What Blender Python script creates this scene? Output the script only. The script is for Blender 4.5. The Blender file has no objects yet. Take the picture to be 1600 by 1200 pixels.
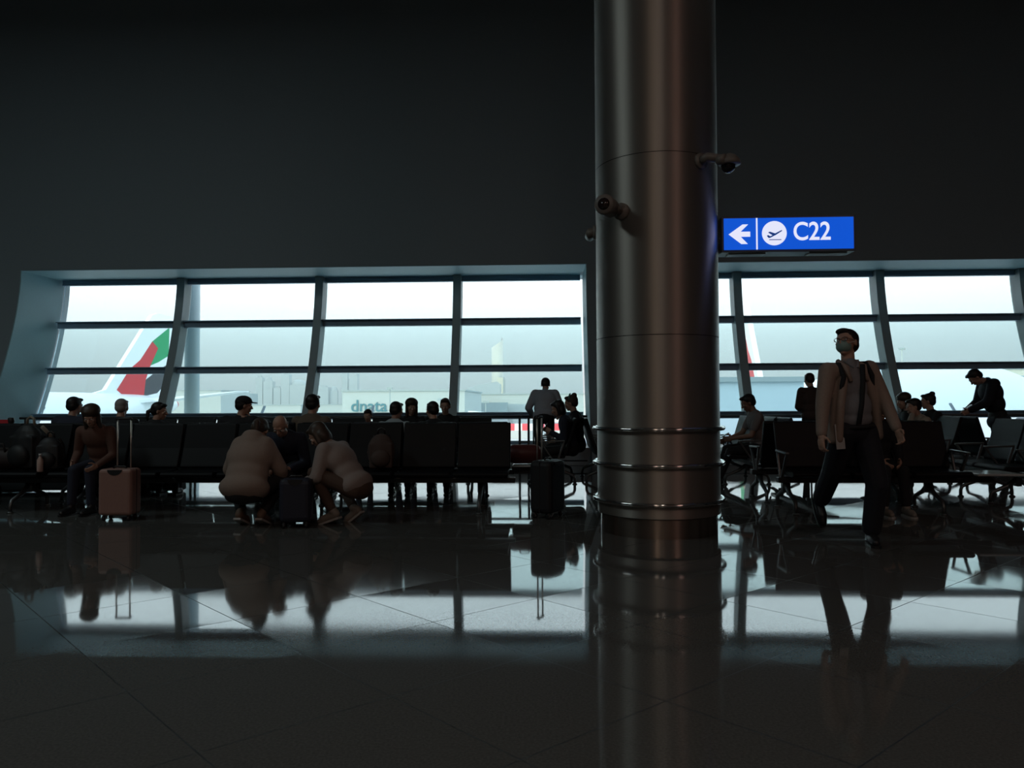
import bpy, math, random
from mathutils import Vector, Matrix, Euler, Quaternion
random.seed(7)
PI = math.pi
sc = bpy.context.scene
COL = sc.collection

# ------------------------------------------------------------------ camera
CH = 1.2          # eye height above the concourse floor
FPX = 1170.0      # focal length in pixels of the 1600 px wide frame
YAW, PITCH, ROLL = map(math.radians, (2.45, 1.37, 0.25))
Fw = Vector((-math.sin(YAW)*math.cos(PITCH), math.cos(YAW)*math.cos(PITCH), math.sin(PITCH)))
Rt0 = Vector((math.cos(YAW), math.sin(YAW), 0)); Up0 = Rt0.cross(Fw)
Rt = Rt0*math.cos(ROLL) - Up0*math.sin(ROLL); Up = Up0*math.cos(ROLL) + Rt0*math.sin(ROLL)
cam = bpy.data.cameras.new('camera'); cam.sensor_width = 36; cam.lens = 36*FPX/1600
cam.clip_start = 0.05; cam.clip_end = 8000
co = bpy.data.objects.new('camera', cam); COL.objects.link(co)
co.matrix_world = Matrix(((Rt.x, Up.x, -Fw.x, 0), (Rt.y, Up.y, -Fw.y, 0), (Rt.z, Up.z, -Fw.z, CH), (0, 0, 0, 1)))
sc.camera = co

def ray(x, y): return Fw + Rt*((x-800)/FPX) - Up*((y-600)/FPX)
def onf(x, y, z=0.0):            # the point of height z seen at a pixel
    v = ray(x, y); t = (z-CH)/v.z; return Vector((0, 0, CH)) + v*t
def atY(x, y, Y):                # the point of depth Y seen at a pixel
    v = ray(x, y); return Vector((0, 0, CH)) + v*(Y/v.y)

# ------------------------------------------------------------------ world, sun, exposure
w = bpy.data.worlds.new('sky'); sc.world = w; w.use_nodes = True
nt = w.node_tree; nt.nodes.clear()
tc = nt.nodes.new('ShaderNodeTexCoord'); sp = nt.nodes.new('ShaderNodeSeparateXYZ')
rp = nt.nodes.new('ShaderNodeValToRGB'); bg = nt.nodes.new('ShaderNodeBackground'); wo = nt.nodes.new('ShaderNodeOutputWorld')
nt.links.new(tc.outputs['Generated'], sp.inputs[0]); nt.links.new(sp.outputs['Z'], rp.inputs[0])
nt.links.new(rp.outputs[0], bg.inputs[0]); nt.links.new(bg.outputs[0], wo.inputs[0])
cr = rp.color_ramp
stops = [(0.0, (.50, .54, .53)), (0.03, (.62, .64, .60)), (0.06, (.74, .79, .75)), (0.10, (.86, .96, .95)), (0.16, (.98, 1.12, 1.14)), (0.5, (.88, 1.0, 1.10)), (1, (.75, .88, 1.02))]
while len(cr.elements) < len(stops): cr.elements.new(0.5)
for e, (p, c) in zip(cr.elements, stops): e.position = p; e.color = (*c, 1)
bg.inputs[1].default_value = 2.0

sd = bpy.data.lights.new('sun', 'SUN'); sd.energy = 2.6; sd.color = (1, .78, .5); sd.angle = math.radians(1.5)
so = bpy.data.objects.new('sun', sd); COL.objects.link(so)
so.rotation_euler = Vector((0.62, 0.75, -0.16)).to_track_quat('-Z', 'Y').to_euler()

def area(name, loc, size, energy, color, rot=(0, 0, 0), sy=None):
    l = bpy.data.lights.new(name, 'AREA'); l.energy = energy; l.color = color; l.shape = 'RECTANGLE'; l.size = size; l.size_y = sy or size
    o = bpy.data.objects.new(name, l); COL.objects.link(o); o.location = loc; o.rotation_euler = rot; return o
po = area('window_portal', (0, 14.6, 2.0), 36, 1, (1, 1, 1), (math.radians(-90), 0, 0), 4.4); po.data.cycles.is_portal = True
# added unseen area lights overhead, brightening the hall and streaking the column
area('overhead_fill', (-10, 3, 9.2), 1.4, 170, (.80, .98, .98), sy=5)
area('overhead_fill', (-2.5, -10, 9.2), 1.0, 150, (1, .80, .62), sy=6)
area('overhead_fill', (9, -7, 9.2), 1.2, 150, (1, .60, .50), sy=5)
area('overhead_fill', (1.0, -4, 9.2), 0.8, 60, (1, .85, .75), sy=2)

sc.view_settings.view_transform = 'Standard'; sc.view_settings.look = 'None'
sc.view_settings.gamma = 1; sc.view_settings.use_curve_mapping = False; sc.view_settings.exposure = 0.0
sc.cycles.volume_bounces = 0; sc.cycles.max_bounces = 8; sc.cycles.transparent_max_bounces = 16
sc.cycles.caustics_reflective = False; sc.cycles.caustics_refractive = False

# ------------------------------------------------------------------ materials
MATS = {}
def M(name, c, rough=.6, metal=0.0, **kw):
    if name in MATS: return MATS[name]
    m = bpy.data.materials.new(name); m.use_nodes = True; b = m.node_tree.nodes['Principled BSDF']
    b.inputs['Base Color'].default_value = (*c, 1); b.inputs['Roughness'].default_value = rough; b.inputs['Metallic'].default_value = metal
    for k, v in kw.items(): b.inputs[k.replace('_', ' ')].default_value = v
    n = m.node_tree
    if kw.get('x') is None:      # every surface gets a faint procedural grain
        t = n.nodes.new('ShaderNodeTexNoise'); t.inputs['Scale'].default_value = 60; t.inputs['Detail'].default_value = 3
        g = n.nodes.new('ShaderNodeTexCoord'); n.links.new(g.outputs['Object'], t.inputs['Vector'])
        mx = n.nodes.new('ShaderNodeMix'); mx.data_type = 'RGBA'; mx.blend_type = 'MIX'
        mx.inputs['A'].default_value = (*[v*.9 for v in c], 1); mx.inputs['B'].default_value = (*[min(1, v*1.1) for v in c], 1)
        n.links.new(t.outputs['Fac'], mx.inputs['Factor']); n.links.new(mx.outputs['Result'], b.inputs['Base Color'])
    MATS[name] = m; return m
def EM(name, c, s=1.0):
    m = bpy.data.materials.new(name); m.use_nodes = True; b = m.node_tree.nodes['Principled BSDF']
    b.inputs['Base Color'].default_value = (*[v*.3 for v in c], 1); b.inputs['Emission Color'].default_value = (*c, 1); b.inputs['Emission Strength'].default_value = s
    MATS[name] = m; return m

def floor_mat():
    m = bpy.data.materials.new('polished_granite'); m.use_nodes = True; n = m.node_tree; b = n.nodes['Principled BSDF']; L = n.links.new
    g = n.nodes.new('ShaderNodeTexCoord')
    cb = n.nodes.new('ShaderNodeCombineXYZ')
    for k, (th, s_, o_) in enumerate(TILES):     # the two families of joints of the diagonal slabs
        d_ = n.nodes.new('ShaderNodeVectorMath'); d_.operation = 'DOT_PRODUCT'; L(g.outputs['Object'], d_.inputs[0])
        d_.inputs[1].default_value = (-math.sin(math.radians(th))/s_, math.cos(math.radians(th))/s_, 0)
        e_ = n.nodes.new('ShaderNodeMath'); e_.operation = 'SUBTRACT'; e_.inputs[1].default_value = o_/s_; L(d_.outputs['Value'], e_.inputs[0]); L(e_.outputs[0], cb.inputs[k])
    sc_ = cb
    fr = n.nodes.new('ShaderNodeVectorMath'); fr.operation = 'FRACTION'; L(sc_.outputs[0], fr.inputs[0])
    fl = n.nodes.new('ShaderNodeVectorMath'); fl.operation = 'FLOOR'; L(sc_.outputs[0], fl.inputs[0])
    s = n.nodes.new('ShaderNodeSeparateXYZ'); L(fr.outputs[0], s.inputs[0])
    def edge(o):
        a = n.nodes.new('ShaderNodeMath'); a.operation = 'SUBTRACT'; a.inputs[1].default_value = .5; L(o, a.inputs[0])
        c = n.nodes.new('ShaderNodeMath'); c.operation = 'ABSOLUTE'; L(a.outputs[0], c.inputs[0])
        d = n.nodes.new('ShaderNodeMath'); d.operation = 'GREATER_THAN'; d.inputs[1].default_value = .4965; L(c.outputs[0], d.inputs[0]); return d.outputs[0]
    mxm = n.nodes.new('ShaderNodeMath'); mxm.operation = 'MAXIMUM'; L(edge(s.outputs[0]), mxm.inputs[0]); L(edge(s.outputs[1]), mxm.inputs[1])
    wn = n.nodes.new('ShaderNodeTexWhiteNoise'); L(fl.outputs[0], wn.inputs[0])
    ns = n.nodes.new('ShaderNodeTexNoise'); ns.inputs['Scale'].default_value = 90; ns.inputs['Detail'].default_value = 6; L(g.outputs['Object'], ns.inputs[0])
    r1 = n.nodes.new('ShaderNodeValToRGB'); r1.color_ramp.elements[0].color = (.10, .10, .095, 1); r1.color_ramp.elements[1].color = (.14, .14, .132, 1)
    r1.color_ramp.elements[0].position = .35; r1.color_ramp.elements[1].position = .7; L(ns.outputs['Fac'], r1.inputs[0])
    mx = n.nodes.new('ShaderNodeMix'); mx.data_type = 'RGBA'; L(mxm.outputs[0], mx.inputs['Factor']); L(r1.outputs[0], mx.inputs['A']); mx.inputs['B'].default_value = (.01, .01, .01, 1)
    L(mx.outputs['Result'], b.inputs['Base Color'])
    # roughness: joint rough, each slab polished a little differently
    mr = n.nodes.new('ShaderNodeMapRange'); mr.inputs['To Min'].default_value = .02; mr.inputs['To Max'].default_value = .07; L(wn.outputs['Value'], mr.inputs['Value'])
    ad = n.nodes.new('ShaderNodeMath'); ad.operation = 'MULTIPLY_ADD'; ad.inputs[1].default_value = .5; L(mxm.outputs[0], ad.inputs[0]); L(mr.outputs[0], ad.inputs[2]); L(ad.outputs[0], b.inputs['Roughness'])
    b.inputs['IOR'].default_value = 1.75
    b.inputs['Specular Tint'].default_value = (.82, .95, 1, 1)
    # each slab lies a hair out of level
    c5 = n.nodes.new('ShaderNodeVectorMath'); c5.operation = 'SUBTRACT'; c5.inputs[1].default_value = (.5, .5, .5); L(wn.outputs['Color'], c5.inputs[0])
    c6 = n.nodes.new('ShaderNodeVectorMath'); c6.operation = 'MULTIPLY'; c6.inputs[1].default_value = (.0045, .0045, 0); L(c5.outputs[0], c6.inputs[0])
    ge = n.nodes.new('ShaderNodeNewGeometry')
    c7 = n.nodes.new('ShaderNodeVectorMath'); c7.operation = 'ADD'; L(ge.outputs['Normal'], c7.inputs[0]); L(c6.outputs[0], c7.inputs[1])
    c8 = n.nodes.new('ShaderNodeVectorMath'); c8.operation = 'NORMALIZE'; L(c7.outputs[0], c8.inputs[0]); L(c8.outputs[0], b.inputs['Normal'])
    return m
TILES = ((136.2, .759, -.2556), (42.2, .754, .4291))

def glass_mat():
    m = bpy.data.materials.new('window_glass'); m.use_nodes = True; n = m.node_tree; n.nodes.clear(); L = n.links.new
    o = n.nodes.new('ShaderNodeOutputMaterial'); t = n.nodes.new('ShaderNodeBsdfTransparent'); t.inputs[0].default_value = (.95, .985, .985, 1)
    g = n.nodes.new('ShaderNodeBsdfGlossy'); g.inputs['Roughness'].default_value = .0; g.inputs[0].default_value = (.8, .9, 1, 1)
    f = n.nodes.new('ShaderNodeFresnel'); f.inputs[0].default_value = 1.3; mx = n.nodes.new('ShaderNodeMixShader')
    L(f.outputs[0], mx.inputs[0]); L(t.outputs[0], mx.inputs[1]); L(g.outputs[0], mx.inputs[2]); L(mx.outputs[0], o.inputs[0]); return m

# ------------------------------------------------------------------ mesh helpers
def frame(d):
    d = Vector(d).normalized(); a = Vector((0, 0, 1)) if abs(d.z) < .9 else Vector((1, 0, 0))
    u = d.cross(a).normalized(); return u, d.cross(u)
class MB:
    def __init__(s): s.v = []; s.f = []; s.T = Matrix()
    def add(s, vs, fs):
        k = len(s.v); s.v += [tuple(s.T @ Vector(v)) for v in vs]; s.f += [tuple(i+k for i in f) for f in fs]; return s
    def box(s, c, d, R=None, taper=1.0):
        R = R or Matrix(); c = Vector(c); x, y, z = [t/2 for t in d]; vs = []
        for k, (a, b, e) in enumerate([(-1,-1,-1),(1,-1,-1),(1,1,-1),(-1,1,-1),(-1,-1,1),(1,-1,1),(1,1,1),(-1,1,1)]):
            t = taper if e > 0 else 1; vs.append(c + (R @ Vector((a*x*t, b*y*t, e*z))))
        return s.add(vs, [(3,2,1,0),(4,5,6,7),(0,1,5,4),(1,2,6,5),(2,3,7,6),(3,0,4,7)])
    def bar(s, p, q, wd, ht):      # square bar between two points
        p, q = Vector(p), Vector(q); u, v = frame(q-p); vs = []
        for P in (p, q):
            for a, b in ((-1,-1),(1,-1),(1,1),(-1,1)): vs.append(P + u*a*wd/2 + v*b*ht/2)
        return s.add(vs, [(3,2,1,0),(4,5,6,7),(0,1,5,4),(1,2,6,5),(2,3,7,6),(3,0,4,7)])
    def tube(s, pts, r, n=10, caps=True):
        pts = [Vector(p) for p in pts]; rs = r if isinstance(r, (list, tuple)) else [r]*len(pts); vs = []; fs = []
        u = None
        for i, p in enumerate(pts):
            d = (pts[min(i+1, len(pts)-1)] - pts[max(i-1, 0)]).normalized()
            if u is None: u, v = frame(d)
            else: u = (u - d*u.dot(d)).normalized(); v = d.cross(u)
            for k in range(n):
                a = 2*PI*k/n; vs.append(p + (u*math.cos(a) + v*math.sin(a))*rs[i])
        for i in range(len(pts)-1):
            for k in range(n): fs.append((i*n+k, i*n+(k+1) % n, (i+1)*n+(k+1) % n, (i+1)*n+k))
        if caps: fs.append(tuple(range(n))[::-1]); fs.append(tuple((len(pts)-1)*n+k for k in range(n)))
        return s.add(vs, fs)
    def ell(s, c, r, R=None, n=12, m=8):
        R = R or Matrix(); c = Vector(c); vs = [c + (R @ Vector((0, 0, r[2])))]; fs = []
        for j in range(1, m):
            t = PI*j/m
            for k in range(n):
                a = 2*PI*k/n; vs.append(c + (R @ Vector((r[0]*math.sin(t)*math.cos(a), r[1]*math.sin(t)*math.sin(a), r[2]*math.cos(t)))))
        vs.append(c + (R @ Vector((0, 0, -r[2]))))
        for k in range(n): fs.append((0, 1+k, 1+(k+1) % n))
        for j in range(m-2):
            for k in range(n): a = 1+j*n; fs.append((a+k, a+n+k, a+n+(k+1) % n, a+(k+1) % n))
        a = 1+(m-2)*n
        for k in range(n): fs.append((a+k, len(vs)-1, a+(k+1) % n))
        return s.add(vs, fs)
    def cap(s, p, q, r0, r1, n=12, flat=1.0):    # rounded cone
        p, q = Vector(p), Vector(q); d = q-p; L = d.length or 1e-4; d = d/L; pts = []; rs = []
        for t in (-90, -60, -30, 0): a = math.radians(t); pts.append(p + d*(math.sin(a)*r0)); rs.append(max(math.cos(a)*r0, .0005))
        for t in (0, 30, 60, 90): a = math.radians(t); pts.append(q + d*(math.sin(a)*r1)); rs.append(max(math.cos(a)*r1, .0005))
        return s.tube(pts, rs, n)
    def lathe(s, prof, n=48, c=(0, 0, 0), caps=True):
        c = Vector(c); vs = []; fs = []
        for r, z in prof:
            for k in range(n): a = 2*PI*k/n; vs.append(c + Vector((r*math.cos(a), r*math.sin(a), z)))
        for i in range(len(prof)-1):
            for k in range(n): fs.append((i*n+k, i*n+(k+1) % n, (i+1)*n+(k+1) % n, (i+1)*n+k))
        if caps: fs.append(tuple(range(n))[::-1]); fs.append(tuple((len(prof)-1)*n+k for k in range(n)))
        return s.add(vs, fs)
    def prism(s, poly, a, b, ax='y'):   # 2-D polygon swept along an axis
        n = len(poly); P = {'y': lambda u, v, t: (u, t, v), 'x': lambda u, v, t: (t, u, v), 'z': lambda u, v, t: (u, v, t)}[ax]
        vs = [P(u, v, a) for u, v in poly] + [P(u, v, b) for u, v in poly]
        return s.add(vs, [tuple(range(n))[::-1], tuple(range(n, 2*n))] + [(i, (i+1) % n, n+(i+1) % n, n+i) for i in range(n)])
    def build(s, name, mat, parent=None, smooth=False, voxel=None, bevel=None, sm=4, sub=0):
        me = bpy.data.meshes.new(name); me.from_pydata(s.v, [], s.f); me.validate()
        import bmesh
        bm = bmesh.new(); bm.from_mesh(me); bmesh.ops.recalc_face_normals(bm, faces=bm.faces); bm.to_mesh(me); bm.free()
        me.materials.append(mat)
        o = bpy.data.objects.new(name, me); COL.objects.link(o)
        if voxel:
            k = o.modifiers.new('r', 'REMESH'); k.mode = 'VOXEL'; k.voxel_size = voxel; k.use_smooth_shade = True
            k = o.modifiers.new('s', 'SMOOTH'); k.factor = .5; k.iterations = sm
        if bevel:
            k = o.modifiers.new('b', 'BEVEL'); k.width = bevel; k.segments = 3; k.limit_method = 'ANGLE'
        if sub: k = o.modifiers.new('u', 'SUBSURF'); k.levels = sub; k.render_levels = sub
        if smooth:
            for p in me.polygons: p.use_smooth = True
        if parent: o.parent = parent
        return o
def thing(name, label, cat, loc=(0, 0, 0), rz=0, group=None):
    o = bpy.data.objects.new(name, None); COL.objects.link(o); o.location = loc; o.rotation_euler = (0, 0, rz); o.empty_display_size = .1
    o['label'] = label; o['category'] = cat
    if group: o['group'] = group
    return o
def tag(o, label, cat, group=None, kind=None):
    o['label'] = label; o['category'] = cat
    if group: o['group'] = group
    if kind: o['kind'] = kind
    return o
def struct(o): o['kind'] = 'structure'; return o
def text_mesh(name, s, mat, size, parent, M4, extrude=.004, bold=0):
    cu = bpy.data.curves.new(name, 'FONT'); cu.body = s; cu.size = size; cu.extrude = extrude; cu.offset = bold; cu.resolution_u = 6
    t = bpy.data.objects.new(name+'_t', cu); COL.objects.link(t)
    bpy.context.view_layer.update()
    me = bpy.data.meshes.new_from_object(t.evaluated_get(bpy.context.evaluated_depsgraph_get()))
    bpy.data.objects.remove(t); me.materials.clear(); me.materials.append(mat); me.transform(M4); me.name = name
    o = bpy.data.objects.new(name, me); COL.objects.link(o); o.parent = parent; return o

# ------------------------------------------------------------------ the hall
ZT = 4.04
def Yg(z): return 16.8*(1 - .085*(max(0, ZT-z)/ZT)**1.6)      # the glass leans in towards its foot
DEPTH = 1.42
def Yi(z): return Yg(z) - DEPTH                                # inner face of the wall
wall_m = M('wall_paint', (.30, .37, .41), .6); frame_m = M('window_frame_paint', (.30, .44, .58), .4)
mull_m = M('mullion_paint', (.40, .48, .50), .45); rev_m = M('reveal_paint', (.42, .66, .73), .55); ceil_m = M('ceiling_paint', (.6, .6, .62), .7)
GL = glass_mat()
f = MB(); f.box((0, 1, -.1), (60, 32, .2)); struct(f.build('floor', floor_mat()))
f = MB(); f.box((0, 1, 9.9), (60, 34, .2)); struct(f.build('ceiling', ceil_m))
XL = atY(27, 430, Yi(3.3)).x
XP0 = atY(917, 440, Yi(3.3)).x; XP1 = atY(957, 440, Yi(3.3)).x; XR = 19.5
ZS = .33
zs = [ZS + (ZT-ZS)*k/16 for k in range(17)]
def slab(x0, x1, z0, z1, y0f, y1f, n=16, mb=None):        # solid between two curved faces
    mb = mb or MB(); vs = []; fs = []
    for k in range(n+1):
        z = z0 + (z1-z0)*k/n; a, b = y0f(z), y1f(z); vs += [(x0, a, z), (x1, a, z), (x1, b, z), (x0, b, z)]
    for k in range(n):
        for j in range(4): fs.append((k*4+j, k*4+(j+1) % 4, (k+1)*4+(j+1) % 4, (k+1)*4+j))
    fs += [(3, 2, 1, 0), tuple(n*4+j for j in range(4))]
    return mb.add(vs, fs)
# front wall: head above the windows, the solid stretch at the left, the pier, the stretch at the right
head = MB()
n = 14; vs = []; fs = []
for k in range(n+1):
    z = ZT + (9.85-ZT)*k/n; y = Yi(ZT) - .012*(z-ZT)**2; vs += [(-30, y, z), (30, y, z), (30, 17.4, z), (-30, 17.4, z)]
for k in range(n):
    for j in range(4): fs.append((k*4+j, k*4+(j+1) % 4, (k+1)*4+(j+1) % 4, (k+1)*4+j))
fs += [(3, 2, 1, 0), tuple(n*4+j for j in range(4))]
head.add(vs, fs); struct(head.build('wall_front', wall_m))
for nm, a, b in (('wall_front_left', -30, XL), ('wall_front_pier', XP0, XP1), ('wall_front_right', XR, 30)):
    struct(slab(a, b, 0, ZT, Yi, lambda z: Yg(z)+.25).build(nm, wall_m))
f = MB(); f.box((-29.9, 1, 5), (.2, 33, 10)); struct(f.build('wall_left', wall_m))
f = MB(); f.box((29.9, 1, 5), (.2, 33, 10)); struct(f.build('wall_right', wall_m))
f = MB(); f.box((0, -14.9, 5), (60, .2, 10)); struct(f.build('wall_rear', M('rear_wall_paint', (.30, .27, .25), .6)))
# reveals: painted linings of the deep openings, soffit and sill
for nm, x in (('trim_1', XL+.01), ('trim_2', XP1+.01)):
    struct(slab(x-.01, x+.012, ZS, ZT, lambda z: Yi(z)+.005, lambda z: Yg(z)).build(nm, rev_m))
struct(slab(XP0-.012, XP0+.01, ZS, ZT, lambda z: Yi(z)+.005, lambda z: Yg(z)).build('trim_3', rev_m))
for i, (a, b) in enumerate(((XL, XP0), (XP1, XR))):
    f = MB(); f.box(((a+b)/2, (Yi(ZT)+Yg(ZT))/2+.1, ZT+.0), (b-a, DEPTH+.18, .03)); struct(f.build('trim_%d' % (4+i), rev_m))
    f = MB(); f.box(((a+b)/2, (Yi(ZS)+Yg(ZS))/2+.15, ZS/2), (b-a, DEPTH+.3, ZS)); struct(f.build('trim_%d' % (6+i), M('sill_stone', (.30, .34, .36), .35), bevel=.01))
# windows
def zpix(y, z0):      # height on the glass for a row of the photo
    z = z0
    for _ in range(8): z = CH + (628-y)*Yg(z)/FPX
    return z
ZTR = [zpix(503.5, 3), zpix(576.5, 2), zpix(650, 1)]
def mull(px, wd=.175):
    x = atY(px, 440, Yg(3.7)-.30).x
    return x
MX = {1: [mull(281.5), mull(498), mull(714)], 2: [mull(1152.5), mull(1376), mull(1601), mull(1601)+3.15]}
for i, (a, b) in ((1, (XL, XP0)), (2, (XP1, XR))):
    W = thing('window_%d' % i, 'x', 'x'); del W['label']; del W['category']; struct(W)
    edges = [a+.02] + MX[i] + [b-.02]
    for x in MX[i]:
        slab(x-.09, x+.09, ZS, ZT, lambda z: Yg(z)-.30, lambda z: Yg(z)+.06).build('mullion', mull_m, W, bevel=.008)
    for x0, x1 in zip(edges[:-1], edges[1:]):
        for z in ZTR:
            y = Yg(z); f = MB(); f.box(((x0+x1)/2, y-.05, z), (x1-x0-.10, .17, .125)); f.box(((x0+x1)/2, y-.09, z+.072), (x1-x0-.10, .22, .025)); f.build('transom', frame_m, W, bevel=.006)
        f = MB(); f.box(((x0+x1)/2, Yg(ZT)-.06, ZT-.055), (x1-x0-.10, .16, .08)); f.box(((x0+x1)/2, Yg(ZT)-.10, ZT-.115), (x1-x0-.10, .10, .035)); f.build('head_frame', frame_m, W, bevel=.006)
        f = MB(); f.box(((x0+x1)/2, Yg(ZS)-.03, ZS+.03), (x1-x0-.10, .16, .07)); f.build('bottom_frame', frame_m, W, bevel=.006)
        for z0, z1 in zip([ZS+.05]+ZTR, ZTR+[ZT-.1]):
            slab(x0+.03, x1-.03, z0, z1, lambda z: Yg(z)+.004, lambda z: Yg(z)+.022, 5).build('glass_pane', GL, W)
        # a short outer stay leaning off the lowest transom of each bay
    for px in ((70, 414, 584) if i == 1 else (1484,)):
        p = atY(px, 645, Yg(1.0)+.25); f = MB(); f.bar((p.x, Yg(1.0)+.02, ZTR[2]+.03), (p.x*1.012, Yg(1.0)+.42, ZTR[2]+.22), .05, .03); f.build('stay', frame_m, W)

# handrail along the windows (open railing standing a little inside the glass)
RY = 13.75; rail_m = M('rail_steel', (.10, .11, .12), .35, .7)
for nm, xa, xb, lb, posts in (('guard_rail', XL+1.2, XP0-.1, 'dark steel guard rail in front of the windows left of the round column', (812, 826, 838, 846, 549, 305, 298)),
                       ('guard_rail', XP1+.1, XR-1, 'dark steel guard rail in front of the windows right of the round column', (1221, 1500, 1410))):
    R_ = thing(nm, lb, 'railing', ((xa+xb)/2, RY, 0), group='guard rails along the windows'); cx = (xa+xb)/2
    MB().tube([(xa-cx, 0, .93), (xb-cx, 0, .93)], .024).build('top_rail', rail_m, R_, True)
    MB().tube([(xa-cx, .0, .12), (xb-cx, .0, .12)], .012).build('bottom_rail', rail_m, R_, True)
    for px in posts:
        x = atY(px, 670, RY).x
        if xa < x < xb: MB().tube([(x-cx, 0, 0), (x-cx, 0, .9), (x-cx, .0, .93)], .022).build('post', rail_m, R_, True)
    x = xa+.1
    while x < xb:
        MB().tube([(x-cx, 0, 0), (x-cx, 0, .93)], .016).build('post', rail_m, R_, True); x += 3.2

# ------------------------------------------------------------------ outside: apron, aircraft, buildings
GZ = -6.1
f = MB(); f.box((0, 3017, GZ-.25), (9000, 6000, .5)); tag(f.build('apron', M('apron_concrete', (.50, .52, .50), .8)), 'pale concrete airport apron stretching to the skyline beyond the windows', 'ground')
hz = bpy.data.materials.new('desert_haze'); hz.use_nodes = True; n = hz.node_tree; n.nodes.clear()
o_ = n.nodes.new('ShaderNodeOutputMaterial'); v_ = n.nodes.new('ShaderNodeVolumeScatter'); v_.inputs['Color'].default_value = (1, .99, .96, 1); v_.inputs['Density'].default_value = .00055; v_.inputs['Anisotropy'].default_value = .55
n.links.new(v_.outputs[0], o_.inputs['Volume'])
f = MB(); f.box((0, 1680, 120), (5200, 3200, 270)); tag(f.build('haze', hz), 'thin pale desert haze hanging over the airfield and skyline', 'haze', kind='stuff')

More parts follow.
